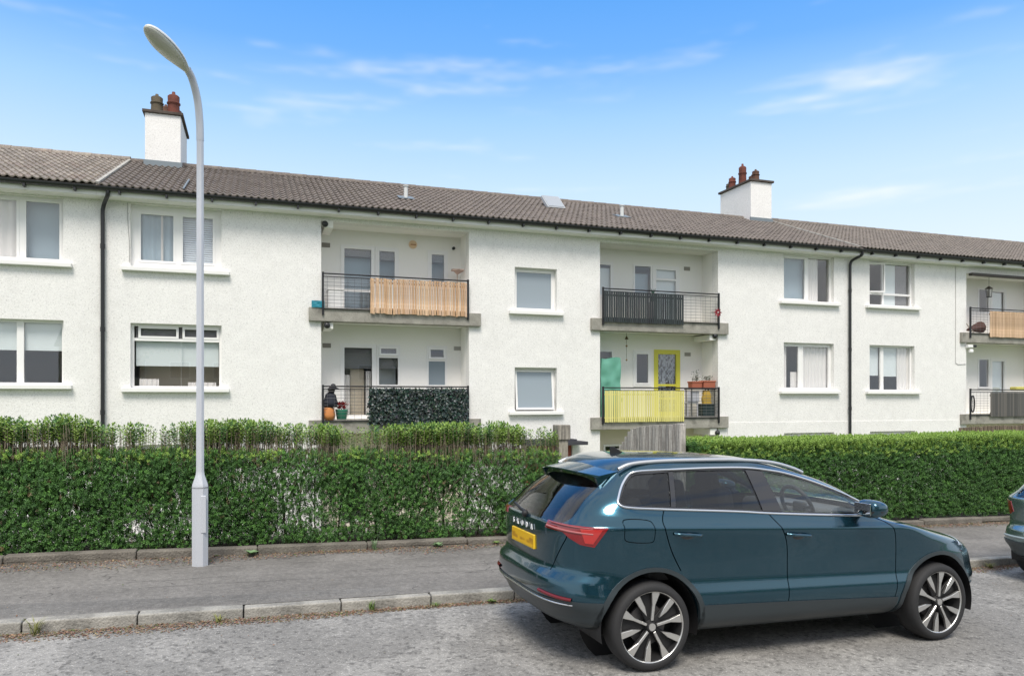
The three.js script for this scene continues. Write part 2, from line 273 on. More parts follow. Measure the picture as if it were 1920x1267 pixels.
function roofPart(building, u0, u1, base, lift, nearestLow, singles) {
  // boarding under the tiles on both slopes
  const y0 = roofY(EAVE_W) + lift - 0.02, y1 = roofY(RIDGE_W) + lift - 0.02, bw = RIDGE_W + (RIDGE_W - EAVE_W);
  const s = new THREE.Shape([[-(EAVE_W - 0.0), y0], [-RIDGE_W, y1], [-bw, y0], [-bw, y0 - 0.08], [-RIDGE_W, y1 - 0.12], [-(EAVE_W - 0.0), y0 - 0.08]].map((p) => new THREE.Vector2(...p)));
  const g = new THREE.ExtrudeGeometry(s, { depth: u1 - u0, bevelEnabled: false }); g.rotateY(Math.PI / 2); g.scale(1, 1, -1); g.translate(u0, 0, 0);
  // after the turn the shape's x (minus w) lies on z and the depth on x
  const p = g.attributes.position; for (let i = 0; i < p.count; i++) { const z = p.getZ(i); if (z > 0) p.setZ(i, -z); }
  g.computeVertexNormals();
  const mats = tileMats(base, Math.round(u0 * 10)), roof = mesh('roof', boxUV(g), mats[1], building);
  const cols = Math.floor((u1 - u0 - 0.02) / TW), off = (u1 - u0 - cols * TW) / 2, rest = [[], [], [], [], []];
  const single = new Set(); const order = [];
  for (let r = 0; r < 14; r++) for (let c = 0; c < cols; c++) order.push([Math.abs((u0 + c * TW) - nearestLow) + r * 0.05, r * 1000 + c]);
  order.sort((a, b) => a[0] - b[0]); for (let k = 0; k < Math.min(singles, order.length); k++) single.add(order[k][1]);
  const q = new THREE.Object3D();
  for (let r = 0; r < 14; r++) for (let c = 0; c < cols; c++) {
    const s0 = (r + 1) * GAUGE - SLOPE - 0.0;                     // distance of the tile's head below the ridge, negative is down
    const w = RIDGE_W - (r) * GAUGE * Math.cos(ANG) , y = roofY(RIDGE_W) - r * GAUGE * Math.sin(ANG) + lift;
    const k = Math.floor(hash2(c, r, Math.round(u0 * 7) + 400) * 5), v = Math.floor(hash2(c, r, 77) * 3);
    q.position.set(u0 + off + c * TW, y + 0.004 * (hash2(c, r, 12) - 0.5), -w); q.rotation.set(ANG + 0.006 * (hash2(c, r, 15) - 0.5), 0.004 * (hash2(c, r, 13) - 0.5), 0); q.updateMatrix();
    if (single.has(r * 1000 + c)) { const m = mesh('roof_tile', tileGeos[v], mats[k], roof); m.position.copy(q.position); m.rotation.copy(q.rotation); }
    else rest[k].push(tileGeos[v].clone().applyMatrix4(q.matrix));
  }
  rest.forEach((l, k) => { if (l.length) { const m = mesh('roof_tiles', l, mats[k], roof); m.userData.kind = 'stuff'; } });
  // ridge tiles
  const rg = new THREE.CylinderGeometry(0.115, 0.125, 0.47, 10, 1, true, -Math.PI / 2, Math.PI); rg.rotateZ(Math.PI / 2); rg.rotateX(-Math.PI / 2); const rgeo = boxUV(rg);
  const rn = Math.round((u1 - u0) / 0.45);
  for (let k = 0; k < rn; k++) { const m = mesh('ridge_tile', rgeo, mats[(k * 3) % 5], roof); m.position.set(u0 + (k + 0.5) * (u1 - u0) / rn, y1 + 0.0, -RIDGE_W); m.rotation.x = Math.PI / 2 * 0; }
  return roof;
}
function eaves(building, u0, u1) {
  mesh('fascia', [bx(u0, u1, 6.235, 6.40, -EAVE_W - 0.09, -EAVE_W - 0.065), bx(u0, u1, 6.225, 6.245, -FACE - 0.05, -EAVE_W - 0.091)], M.sill, building);
  const gg = new THREE.CylinderGeometry(0.066, 0.066, u1 - u0, 14, 1, true, 0, Math.PI); gg.rotateX(Math.PI / 2); gg.rotateY(Math.PI / 2); gg.rotateX(Math.PI / 2 * 0);
  const g2 = tubeHalf(u1 - u0); g2.translate((u0 + u1) / 2, 6.405, -EAVE_W + 0.005);
  const gut = mesh('gutter', g2, M.black, building);
  for (let u = u0 + 0.45; u < u1; u += 0.92) mesh('gutter_bracket', bx(u - 0.022, u + 0.022, 6.275, 6.405, -EAVE_W - 0.064, -EAVE_W + 0.05), M.black, gut);
}
function tubeHalf(len) {                                            // half-round channel, open at the top
  const s = new THREE.Shape(); s.absarc(0, 0, 0.080, Math.PI, 2 * Math.PI, false); s.absarc(0, 0, 0.072, 2 * Math.PI, Math.PI, true); s.closePath();
  const g = new THREE.ExtrudeGeometry(s, { depth: len, bevelEnabled: false, curveSegments: 12 }); g.translate(0, 0, -len / 2); g.rotateY(Math.PI / 2); return boxUV(g);
}
function chimneyPart(building, u0, u1, w0, w1, top, pots) {
  const base = roofY(w0) - 0.3, st = mesh('chimney', rbx(u0, u1, base, top, -w1, -w0, 0.015), M.harl, building);
  mesh('cap', rbx(u0 - 0.06, u1 + 0.06, top, top + 0.075, -w1 - 0.06, -w0 + 0.06, 0.012), std([0.24, 0.20, 0.185], 0.95, { map: T.conc }), st);
  mesh('flashing', [bx(u0 - 0.03, u1 + 0.03, roofY(w0) - 0.12, roofY(w0) + 0.16, -w0 - 0.02, -w0 + 0.025)], M.lead, st);
  const mats = [std([0.42, 0.13, 0.095], 0.85, { map: T.conc }), std([0.30, 0.25, 0.18], 0.9, { map: T.conc }), std([0.33, 0.17, 0.12], 0.9, { map: T.conc })];
  for (const [pu, pw, h, r, mi] of pots) {
    const pr = [[r * 1.12, 0], [r * 1.12, 0.05], [r, 0.07], [r * 0.92, h * 0.55], [r * 1.08, h * 0.57], [r * 1.08, h * 0.62], [r * 0.92, h * 0.66], [r * 0.95, h * 0.88], [r * 0.75, h * 0.93], [r * 0.3, h * 0.98], [r * 0.25, h * 1.08], [0.001, h * 1.1]];
    const g = new THREE.LatheGeometry(pr.map((p) => new THREE.Vector2(p[0], p[1])), 18); g.translate(pu, top + 0.074, -pw);
    mesh('chimney_pot', boxUV(g), mats[mi], st);
  }
  return st;
}
function downpipe(building, u) {
  const z = -FACE + 0.075, g = [tube([[u + 0.16, 6.36, -EAVE_W], [u + 0.15, 6.25, -EAVE_W - 0.02], [u + 0.03, 6.10, -FACE + 0.1], [u, 5.98, z]], 0.042, 20, 10), rod([u, 6.0, z], [u, -1.25, z], 0.042, 12)];
  for (const y of [5.2, 3.4, 1.6, -0.2]) g.push(rod([u, y - 0.05, z], [u, y + 0.05, z], 0.05, 12));
  mesh('downpipe', g, M.black, building);
}
const holePath = (x0, x1, y0, y1) => { const p = new THREE.Path(); p.moveTo(x0, y0); p.lineTo(x0, y1); p.lineTo(x1, y1); p.lineTo(x1, y0); p.closePath(); return p; };
function wallPart(building, u0, u1, y0, y1, holes, w, thick, mat, name = 'wall') {
  const s = new THREE.Shape([[u0, y0], [u1, y0], [u1, y1], [u0, y1]].map((p) => new THREE.Vector2(...p)));
  for (const h of holes) s.holes.push(holePath(...h));
  const g = new THREE.ExtrudeGeometry(s, { depth: thick, bevelEnabled: false }); g.translate(0, 0, -w - thick); return mesh(name, boxUV(g), mat, building);
}
function rooms(building, u0, u1, splits) {                          // floors and partitions behind the front wall, lit only through the windows
  const z0 = -FACE - 0.303, z1 = z0 - 3.6, r = mesh('interior', [bx(u0, u1, -1.45, 6.2, z1 - 0.1, z1)], M.room, building);
  for (const y of [-1.4, 1.12, 3.80, 6.15]) mesh('interior_floor', bx(u0, u1, y, y + 0.1, z1, z0), M.room, r);
  for (const u of [u0 + 0.05, ...splits, u1 - 0.05]) mesh('partition', bx(u - 0.04, u + 0.04, -1.3, 6.15, z1, z0), M.room, r);
}
const Y = { s2: 4.79, t2: 6.20, s1: 2.125, t1: 3.565, s0: -0.56, t0: 0.875 };

// ---------------------------------------------------------------- balconies
const REC = 0.82;                                                   // depth of the recess
const ironMat = phys([0.02, 0.021, 0.024], 0.45, { metalness: 0.3 });
function balconyPart(b, a0, a1, top, o) {
  // slab with a stained front edge, let into the wall at both ends
  const sl = mesh('balcony_slab', rbx(a0 - 0.29, a1 + 0.29, top - 0.33, top, -FACE - 0.2, -FACE + 0.10, 0.012), M.slab, b);
  mesh('balcony_floor', bx(a0 + 0.003, a1 - 0.003, top - 0.20, top - 0.02, -FACE - REC, -FACE - 0.201), o.soffit || M.render, sl);
  const zr = -FACE + 0.125, hx = top + 0.80, rl = mesh('railing', [rod([a0 + 0.03, hx, zr], [a1 - 0.05, hx, zr], 0.017), rod([a0 + 0.03, hx - 0.07, zr], [a1 - 0.05, hx - 0.07, zr], 0.012), rod([a0 + 0.03, top - 0.03, zr], [a1 - 0.05, top - 0.03, zr], 0.014)], o.railMat || ironMat, b);
  for (const x of [a0 + 0.03, a1 - 0.06]) mesh('railing_post', bx(x - 0.022, x + 0.022, top - 0.18, hx + 0.035, zr - 0.025, zr + 0.02), ironMat, rl);
  const [m0, m1] = o.meshSpan, wires = [];
  for (let y = top + 0.02; y < hx - 0.1; y += 0.083) wires.push(rod([m0, y, zr], [m1, y, zr], 0.0042, 5));
  for (let x = m0 + 0.07; x < m1; x += 0.16) wires.push(rod([x, top - 0.03, zr + 0.006], [x, hx - 0.07, zr + 0.006], 0.003, 5));
  mesh('wire_mesh', wires, std([0.16, 0.16, 0.17], 0.5, { metalness: 0.4 }), rl).userData.kind = 'stuff';
  if (o.slats) {
    const { x0, x1, y0, y1, n, mats, gap, wig = 0 } = o.slats, pw = (x1 - x0) / n, sg = [0, 1].map(() => rbx(-(pw - gap) / 2, (pw - gap) / 2, 0, y1 - y0, -0.008, 0.008, 0.004, 1));
    for (let k = 0; k < n; k++) { const s = mesh('slat', sg[k % 2], mats[Math.floor(hash2(k, Math.round(x0 * 10), 5) * mats.length)], rl); s.position.set(x0 + (k + 0.5) * pw + wig * (hash2(k, 2, 9) - 0.5), y0 + wig * (hash2(k, 4, 9) - 0.5) * 1.5, zr + 0.038 + 0.006 * (hash2(k, 3, 9) - 0.5)); s.rotation.z = wig * (hash2(k, 6, 9) - 0.5) * 0.8; }
    for (const y of [y0 + 0.12, y1 - 0.1]) mesh('slat_rail', bx(x0, x1, y - 0.02, y + 0.02, zr + 0.012, zr + 0.028), o.slats.rail || ironMat, rl);
  }
  // boxed-in drain at the soffit corner with its round black outlet
  if (o.drain) { const d = o.drain, s = d.side, y = d.y, bxg = mesh('drain_boxing', rbx(d.u - 0.10, d.u + 0.10, y - 0.16, y, -FACE - REC, -FACE + 0.02, 0.01), M.render, b); const cy = new THREE.SphereGeometry(0.075, 16, 12); cy.scale(1, 1, 0.8); cy.translate(d.u + s * 0.06, y - 0.08 + (d.dy || 0), -FACE + 0.05); mesh('drain_outlet', boxUV(cy), M.black, bxg); }
  return sl;
}
function vent(b, u, y, mat) { const v = mesh('air_vent', bx(u - 0.10, u + 0.10, y - 0.055, y + 0.055, -FACE - REC - 0.02, -FACE - REC + 0.015), mat || std([0.22, 0.20, 0.18], 0.8), b); for (let k = 0; k < 3; k++) mesh('louvre', bx(u - 0.085, u + 0.085, y - 0.038 + k * 0.03, y - 0.022 + k * 0.03, -FACE - REC + 0.015, -FACE - REC + 0.024), std([0.30, 0.28, 0.25], 0.8), v); }
function recessWalls(b, a0, a1, y0, y1, holes, ceil, mat) {
  wallPart(b, a0 - 0.25, a1 + 0.25, y0 - 0.3, y1 + 0.02, holes, FACE + REC, 0.12, mat || M.render, 'recess_wall');
  mesh('recess_side', bx(a0 - 0.12, a0, y0, y1 + 0.02, -FACE - REC - 0.0, -FACE - 0.301), M.render, b); mesh('recess_side', bx(a1, a1 + 0.12, y0, y1 + 0.02, -FACE - REC - 0.0, -FACE - 0.301), M.render, b);
  if (ceil) mesh('recess_ceiling', bx(a0 + 0.002, a1 - 0.002, y1, y1 + 0.06, -FACE - REC, -FACE - 0.301), M.render, b);
}
// ---------------------------------------------------------------- the terrace: three blocks joined at the downpipes
const BEIGE = std([0.62, 0.54, 0.42], 0.9);
const WIN2 = (u0, u1, m, y0, y1, o = {}) => ({ bars: [{ v: m, h: o.h || 0.045 }], panes: [[u0 + FR, m - 0.04, y0 + FR, y1 - FR, o.a || { sash: 1 }], [m + 0.04, u1 - FR, y0 + FR, y1 - FR, o.b || { sash: 1 }]], sill: true, ...o });
// --- block at the left edge
{
  const b = thing('apartment_building', 'white roughcast apartment block with pale striped roof tiles at the left edge', 'building', 'joined blocks of the terrace');
  const u0 = -9.6, u1 = -3.242, x0 = -5.83, x1 = -3.93;
  wallPart(b, u0, u1, -1.5, 6.24, [[x0, x1, Y.s2, Y.t2], [x0, x1, Y.s1 + 0.06, Y.t1 + 0.01], [x0, x1, Y.s0, Y.t0]], FACE, 0.3, M.harl);
  rooms(b, u0, u1, [-6.3]);
  windowPart(b, x0, x1, Y.s2, Y.t2, FACE, WIN2(x0, x1, -4.74, Y.s2, Y.t2, { h: 0.07, blinds: [{ type: 'curtain', x0: -5.8, x1: -4.8, y0: 4.8, y1: 6.15, folds: 5 }, { x0: -4.72, x1: -3.95, y0: 4.8, y1: 6.15, mat: M.netting, back: 0.1 }] }));
  windowPart(b, x0, x1, Y.s1 + 0.06, Y.t1 + 0.01, FACE, WIN2(x0, x1, -4.76, Y.s1 + 0.06, Y.t1 + 0.01, { h: 0.065, a: {}, b: {}, blinds: [{ x0: -5.8, x1: -4.8, y0: 2.93, y1: 3.55 }, { x0: -4.7, x1: -3.96, y0: 2.93, y1: 3.55 }] }));
  windowPart(b, x0, x1, Y.s0, Y.t0, FACE, WIN2(x0, x1, -4.85, Y.s0, Y.t0));
  roofPart(b, u0, u1 + 0.03, [1.45, 1.40, 1.33], 0.03, -3.2, 300);
  eaves(b, u0, u1 - 0.002);
}
// --- the middle block
const mid = thing('apartment_building', 'long white roughcast middle block with two stacks of balconies and two chimneys', 'building', 'joined blocks of the terrace');
{
  const b = mid, u0 = -3.24, u1 = 17.25, A = [1.44, 5.09], B = [8.76, 12.49];
  const w2 = [-2.64, -0.77], w3 = [14.77, 16.62], st = [6.32, 7.50];
  const holes = [];
  for (const [x0, x1] of [w2, w3]) holes.push([x0, x1, Y.s2, Y.t2], [x0, x1, Y.s1, Y.t1], [x0, x1, Y.s0, Y.t0]);
  holes.push([...st, 4.17, 5.315], [...st, 1.56, 2.71], [6.62, 7.95, -1.27, 0.66]);
  for (const [x0, x1] of [A, B]) holes.push([x0, x1, 4.05, 6.13], [x0, x1, 1.38, 3.755], [x0, x1, -1.27, 1.08]);
  wallPart(b, u0, u1, -1.5, 6.24, holes, FACE, 0.3, M.harl);
  mesh('plinth_band', [bx(12.52, u1, -1.4, 1.205, -FACE, -FACE + 0.014)].map((g) => g), M.harl, b).visible = true;
  b.children[b.children.length - 1].geometry = wallBand(12.80, u1, [[...w3, Y.s0, Y.t0]]);
  rooms(b, u0, 1.2, []); rooms(b, 5.9, 8.0, []); rooms(b, 12.8, u1, []);
  for (const [x0, x1] of [[1.2, 5.9], [8.0, 12.8]]) {                // shallower rooms behind the balconies
    const z0 = -FACE - REC - 0.125, r = mesh('interior', bx(x0, x1, -1.45, 6.3, z0 - 3.1, z0 - 3.0), M.room, b);
    for (const y of [-1.4, 1.12, 3.80, 6.25]) mesh('interior_floor', bx(x0, x1, y, y + 0.1, z0 - 3.0, z0), M.room, r);
    for (const u of [x0, x1]) mesh('partition', bx(u - 0.03, u + 0.03, -1.3, 6.25, z0 - 3.0, z0), M.room, r);
  }
  // street windows, left bay
  let [x0, x1] = w2;
  windowPart(b, x0, x1, Y.s2, Y.t2, FACE, WIN2(x0, x1, -1.69, Y.s2, Y.t2, { frame: 0.15, h: 0.06, a: { }, b: { }, panes: [[-2.497, -1.74, 4.935, 6.055, { sash: 1 }], [-1.64, -0.915, 4.935, 6.055, { sash: 1 }]], blinds: [{ type: 'curtain', x0: -2.46, x1: -1.74, y0: 4.9, y1: 6.1, folds: 4, mat: M.netting }, { type: 'venetian', x0: -1.66, x1: -0.85, y0: 4.9, y1: 6.1 }, { type: 'curtain', x0: -2.05, x1: -2.0, y0: 4.9, y1: 6.1, folds: 1, back: -0.04 }] }));
  windowPart(b, x0, x1, Y.s1, Y.t1, FACE, { sill: true, bars: [{ u: 3.215 }, { v: -1.63, h: 0.0001 }], panes: [[-2.5, -1.68, 3.245, 3.51, { sash: 1 }], [-1.6, -0.83, 3.245, 3.51, { sash: 1 }], [-2.58, -0.83, 2.18, 3.185, {}]], blinds: [{ x0: -2.56, x1: -0.84, y0: 2.14, y1: 2.66, mat: BEIGE, back: 0.55 }, { type: 'curtain', x0: -2.5, x1: -2.1, y0: 2.14, y1: 2.34, folds: 4, back: 0.05 }, { type: 'curtain', x0: -1.5, x1: -0.9, y0: 2.14, y1: 2.27, folds: 5, back: 0.05 }, { x0: -2.56, x1: -0.84, y0: 2.63, y1: 3.5 }, { type: 'roll', x0: -2.56, x1: -0.84, y0: 3.25, y1: 3.5, mat: M.greyBlind, back: -0.03 }] });
  windowPart(b, x0, x1, Y.s0, Y.t0, FACE, WIN2(x0, x1, -1.7, Y.s0, Y.t0));
  // stairwell
  windowPart(b, ...st, 4.17, 5.315, FACE, { sill: true, inset: 0.16, panes: [[st[0] + FR, st[1] - FR, 4.17 + FR, 5.315 - FR, { sash: 1, obscure: 1 }]] });
  windowPart(b, ...st, 1.56, 2.71, FACE, { sill: true, inset: 0.16, panes: [[st[0] + FR, st[1] - FR, 1.56 + FR, 2.71 - FR, { sash: 1, obscure: 1, tilt: -0.11, out: 0.115 }]] });
  const door = mesh('door', [bx(6.64, 7.93, -1.27, 0.655, -FACE - 0.16, -FACE - 0.11)], std([0.24, 0.050, 0.038], 0.55), b);
  for (const g of [bx(6.62, 6.70, -1.27, 0.655, -FACE - 0.11, -FACE - 0.06), bx(7.72, 7.93, -1.27, 0.655, -FACE - 0.11, -FACE - 0.05)]) mesh('door_frame', g, std([0.36, 0.085, 0.06], 0.6), door);
  mesh('canopy', [bx(6.5, 8.12, 0.70, 0.785, -FACE, -FACE + 0.62), bx(6.5, 7.86, 0.786, 0.845, -FACE, -FACE + 0.5)], std([0.045, 0.045, 0.055], 0.7), b);
  // street windows, right bay
  [x0, x1] = w3;
  windowPart(b, x0, x1, Y.s2, Y.t2, FACE, WIN2(x0, x1, 15.72, Y.s2, Y.t2, { b: {}, blinds: [{ x0: 14.8, x1: 15.7, y0: 4.8, y1: 6.15, mat: M.netting, back: 0.05 }, { type: 'curtain', x0: 15.75, x1: 16.2, y0: 4.8, y1: 6.15, folds: 3 }] }));
  windowPart(b, x0, x1, Y.s1, Y.t1, FACE, WIN2(x0, x1, 15.48, Y.s1, Y.t1, { h: 0.06, blinds: [{ type: 'curtain', x0: 14.8, x1: 15.05, y0: 2.14, y1: 3.54, folds: 3 }, { type: 'curtain', x0: 15.52, x1: 16.58, y0: 2.14, y1: 3.54, folds: 8 }, { type: 'curtain', x0: 15.2, x1: 15.42, y0: 2.14, y1: 2.7, folds: 2 }] }));
  windowPart(b, x0, x1, Y.s0, Y.t0, FACE, WIN2(x0, x1, 15.6, Y.s0, Y.t0));

  // recess walls with their doors and windows
  const zin = { inset: -0.02 };
  const F2 = 4.06, F1 = 1.39, WB = FACE + REC;
  // upper left balcony
  recessWalls(b, ...A, 4.05, 6.13, [[1.98, 2.83, F2, 5.76], [2.84, 3.44, 4.85, 5.76], [4.20, 4.74, 4.75, 5.76]], true);
  windowPart(b, 1.98, 2.83, F2, 5.76, WB, { name: 'balcony_door', ...zin, frame: 0.09, bars: [{ u: 4.62 }], panes: [[2.07, 2.74, 4.68, 5.67, {}], [2.07, 2.74, 4.15, 4.57, {}]], blinds: [{ x0: 2.05, x1: 2.76, y0: 5.50, y1: 5.72, mat: M.greyBlind }, { x0: 2.05, x1: 2.76, y0: 4.2, y1: 5.5, mat: M.netting, back: 0.25 }] });
  windowPart(b, 2.84, 3.44, 4.85, 5.76, WB, { ...zin, panes: [[2.895, 3.385, 4.905, 5.705, { sash: 1 }]], blinds: [{ x0: 2.9, x1: 3.4, y0: 5.45, y1: 5.72, mat: M.greyBlind }, { x0: 2.9, x1: 3.4, y0: 4.9, y1: 5.45, mat: M.netting, back: 0.25 }] });
  windowPart(b, 4.20, 4.74, 4.75, 5.76, WB, { ...zin, panes: [[4.255, 4.685, 4.805, 5.705, { sash: 1 }]], blinds: [{ x0: 4.25, x1: 4.7, y0: 5.47, y1: 5.72, mat: M.greyBlind }, { x0: 4.25, x1: 4.7, y0: 4.8, y1: 5.47, mat: M.netting, back: 0.25 }] });
  vent(b, 1.62, 5.72);
  { const g = new THREE.CylinderGeometry(0.04, 0.04, 0.06, 16); g.rotateX(Math.PI / 2); g.translate(4.89, 5.85, -WB + 0.03); mesh('flue_outlet', boxUV(g), M.black, b); }
  { const g = new THREE.SphereGeometry(0.10, 20, 12, 0, Math.PI * 2, 0, Math.PI / 2); g.rotateX(Math.PI / 2); g.scale(1, 1, 0.55); g.translate(3.81, 5.88, -WB + 0.012); const l = mesh('wall_light', boxUV(g), std([0.72, 0.52, 0.33], 0.5), b); const r = new THREE.TorusGeometry(0.10, 0.012, 8, 28); r.translate(3.81, 5.88, -WB + 0.012); mesh('rim', boxUV(r), std([0.75, 0.6, 0.45], 0.5), l); mesh('band', bx(3.74, 3.88, 5.855, 5.88, -WB + 0.05, -WB + 0.075), std([0.40, 0.20, 0.10], 0.6), l); }
  const bam = [[0.62, 0.42, 0.27], [0.68, 0.49, 0.34], [0.56, 0.36, 0.22], [0.64, 0.46, 0.34]].map((c) => std(c, 0.7, { map: T.wood }));
  for (const m of bam) m.color.multiplyScalar(3.0);
  balconyPart(b, ...A, 4.06, { meshSpan: [1.5, 2.55], soffit: M.render, slats: { x0: 2.57, x1: 4.99, y0: 3.95, y1: 4.80, n: 40, gap: 0.012, mats: bam, wig: 0.02, rail: std([0.30, 0.18, 0.11], 0.8) }, drain: { u: 1.62, y: 6.128, side: -1.6 } });
  // lower left balcony
  recessWalls(b, ...A, 1.38, 3.755, [[1.97, 2.86, F1, 3.28], [2.88, 3.48, 2.2, 3.28], [4.17, 4.72, 2.2, 3.28]], true);
  windowPart(b, 1.97, 2.86, F1, 3.28, WB, { name: 'balcony_door', ...zin, frame: 0.10, panes: [[2.075, 2.755, 1.5, 3.175, {}]], blinds: [{ x0: 2.07, x1: 2.76, y0: 2.66, y1: 3.2, mat: M.greyBlind, back: 0.02 }, { x0: 2.25, x1: 2.6, y0: 1.4, y1: 2.66, mat: BEIGE, back: 0.2 }, { type: 'curtain', x0: 2.08, x1: 2.22, y0: 1.5, y1: 2.5, folds: 2, back: 0.05 }, { type: 'curtain', x0: 2.62, x1: 2.75, y0: 1.5, y1: 2.6, folds: 2, back: 0.05 }] });
  windowPart(b, 2.88, 3.48, 2.2, 3.28, WB, { ...zin, bars: [{ u: 2.97 }], panes: [[2.935, 3.425, 3.0, 3.225, { sash: 1, tilt: -0.16, out: 0.04 }], [2.935, 3.425, 2.255, 2.94, {}]], blinds: [{ x0: 2.92, x1: 3.44, y0: 2.66, y1: 3.25, mat: M.greyBlind, back: 0.05 }, { x0: 2.9, x1: 3.45, y0: 2.2, y1: 2.66, mat: M.blind, back: 0.4 }] });
  windowPart(b, 4.17, 4.72, 2.2, 3.28, WB, { ...zin, bars: [{ u: 2.90 }], panes: [[4.225, 4.665, 2.93, 3.225, { sash: 1, tilt: -0.16, out: 0.045 }], [4.225, 4.665, 2.255, 2.87, { obscure: 1 }]] });
  vent(b, 1.64, 3.22); vent(b, 5.0, 3.22, std([0.55, 0.55, 0.52], 0.8));
  balconyPart(b, ...A, 1.39, { meshSpan: [1.5, 2.52], drain: { u: 1.62, y: 3.72, side: -0.8 }, slats: { x0: 2.55, x1: 5.0, y0: 1.30, y1: 2.1, n: 30, gap: 0.03, mats: [std([0.02, 0.025, 0.025], 0.7)] } });
  // upper right balcony
  const blk = [[0.022, 0.030, 0.032], [0.03, 0.038, 0.040], [0.018, 0.022, 0.026]].map((c) => std(c, 0.55));
  recessWalls(b, ...B, 4.05, 6.13, [[9.0, 9.56, 4.75, 5.76], [10.2, 10.82, 4.85, 5.76], [10.83, 11.72, F2, 5.76]], true);
  windowPart(b, 9.0, 9.56, 4.75, 5.76, WB, { ...zin, frame: 0.08, panes: [[9.055, 9.48, 4.805, 5.68, {}]], blinds: [{ x0: 9.05, x1: 9.5, y0: 4.8, y1: 5.6, mat: M.blind }] });
  windowPart(b, 10.2, 10.82, 4.85, 5.76, WB, { ...zin, panes: [[10.255, 10.72, 4.905, 5.705, {}]], blinds: [{ x0: 10.25, x1: 10.78, y0: 4.9, y1: 5.52, mat: M.netting, back: 0.1 }] });
  windowPart(b, 10.83, 11.72, F2, 5.76, WB, { name: 'balcony_door', ...zin, frame: 0.12, bars: [{ u: 5.36 }], panes: [[10.95, 11.6, 4.2, 5.33, {}], [10.95, 11.6, 5.39, 5.64, {}]], blinds: [{ x0: 10.94, x1: 11.62, y0: 4.2, y1: 5.66, mat: M.blind }] });
  vent(b, 11.98, 5.72, std([0.34, 0.33, 0.28], 0.8));
  balconyPart(b, ...B, 4.06, { meshSpan: [11.28, 12.4], soffit: std([0.50, 0.44, 0.20], 0.9, { map: T.conc }), slats: { x0: 8.80, x1: 11.26, y0: 3.95, y1: 4.78, n: 36, gap: 0.012, mats: blk, wig: 0.006 } });
  // lower right balcony
  const yel = [[0.68, 0.62, 0.21], [0.72, 0.66, 0.26], [0.60, 0.55, 0.18]].map((c) => std(c, 0.6));
  recessWalls(b, ...B, 1.38, 3.755, [[8.95, 9.57, 2.2, 3.28], [10.2, 10.78, 2.25, 3.28], [10.88, 11.74, F1, 3.32]], true);
  windowPart(b, 8.95, 9.57, 2.2, 3.28, WB, { ...zin, panes: [[9.0, 9.515, 2.25, 3.225, {}]] });
  windowPart(b, 10.2, 10.78, 2.25, 3.28, WB, { ...zin, panes: [[10.255, 10.725, 2.305, 3.225, { sash: 1 }]] });
  const yd = std([0.66, 0.62, 0.07], 0.5);
  windowPart(b, 10.88, 11.74, F1, 3.32, WB, { name: 'balcony_door', ...zin, mat: yd, frame: 0.13, bars: [{ u: 2.29 }, { u: 1.9 }], panes: [[11.01, 11.61, 2.32, 3.19, {}], [11.01, 11.61, 1.52, 2.26, {}]], blinds: [{ type: 'curtain', x0: 11.0, x1: 11.62, y0: 1.6, y1: 3.2, folds: 7, mat: std([0.45, 0.47, 0.50], 0.9, { map: makeTex(256, (u, v) => { const n = fbm(u, v, 14, 3, 7), k = n > 0.56 ? 0.25 : n > 0.5 ? 0.6 : 0.85; return [k, k * 1.02, k * 1.05]; }, 0.5) }) }] });
  vent(b, 12.0, 3.20, std([0.40, 0.38, 0.33], 0.8));
  balconyPart(b, ...B, 1.39, { meshSpan: [11.30, 12.4], drain: { u: 12.3, y: 3.72, side: 0.9, dy: 0.04 }, slats: { x0: 8.82, x1: 11.27, y0: 1.26, y1: 2.11, n: 38, gap: 0.014, mats: yel, wig: 0.006, rail: yel[2] } });
  // ground-floor recesses
  for (const [a0, a1] of [A, B]) { recessWalls(b, a0, a1, -1.27, 1.08, [[a0 + 0.5, a0 + 1.2, -1.2, 0.6]], true, M.cream); windowPart(b, a0 + 0.5, a0 + 1.2, -1.2, 0.6, WB, { ...zin, panes: [[a0 + 0.56, a0 + 1.14, -1.14, 0.54, {}]] }); }
  mesh('drain_boxing', rbx(12.2, 12.42, 0.86, 1.05, -FACE - REC, -FACE + 0.05, 0.01), M.render, b); { const g = new THREE.SphereGeometry(0.075, 14, 10); g.translate(12.42, 0.92, -FACE + 0.07); mesh('drain_outlet', boxUV(g), M.black, b); }

  const roof = roofPart(b, u0 + 0.03, u1 - 0.03, [0.84, 0.79, 0.77], 0, -3.2, 300);
  eaves(b, u0, u1 - 0.002);
  // pale verge flashings at the joints with the neighbouring roofs
  for (const u of [u0 + 0.02, u1 - 0.02]) { const g = new THREE.BoxGeometry(0.07, 0.05, SLOPE); g.rotateX(ANG); g.translate(u, (roofY(EAVE_W) + roofY(RIDGE_W)) / 2 + 0.05, -(EAVE_W + RIDGE_W) / 2); mesh('verge_flashing', boxUV(g), std([1.1, 1.1, 1.07], 0.8, { map: T.conc }), roof); }
  { const g = new THREE.BoxGeometry(0.035, 0.03, 1.6); g.rotateX(ANG); g.translate(-1.55, roofY(EAVE_W + 0.9) + 0.05, -(EAVE_W + 0.9)); g.rotateY(0); mesh('lead_strip', boxUV(g), M.lead, roof); }
  chimneyPart(b, -2.80, -1.93, 21.6, 23.4, 9.44, [[-2.55, 21.95, 0.52, 0.155, 1], [-2.15, 22.05, 0.66, 0.16, 0], [-2.4, 22.6, 0.5, 0.15, 2], [-2.15, 22.75, 0.5, 0.15, 2]]);
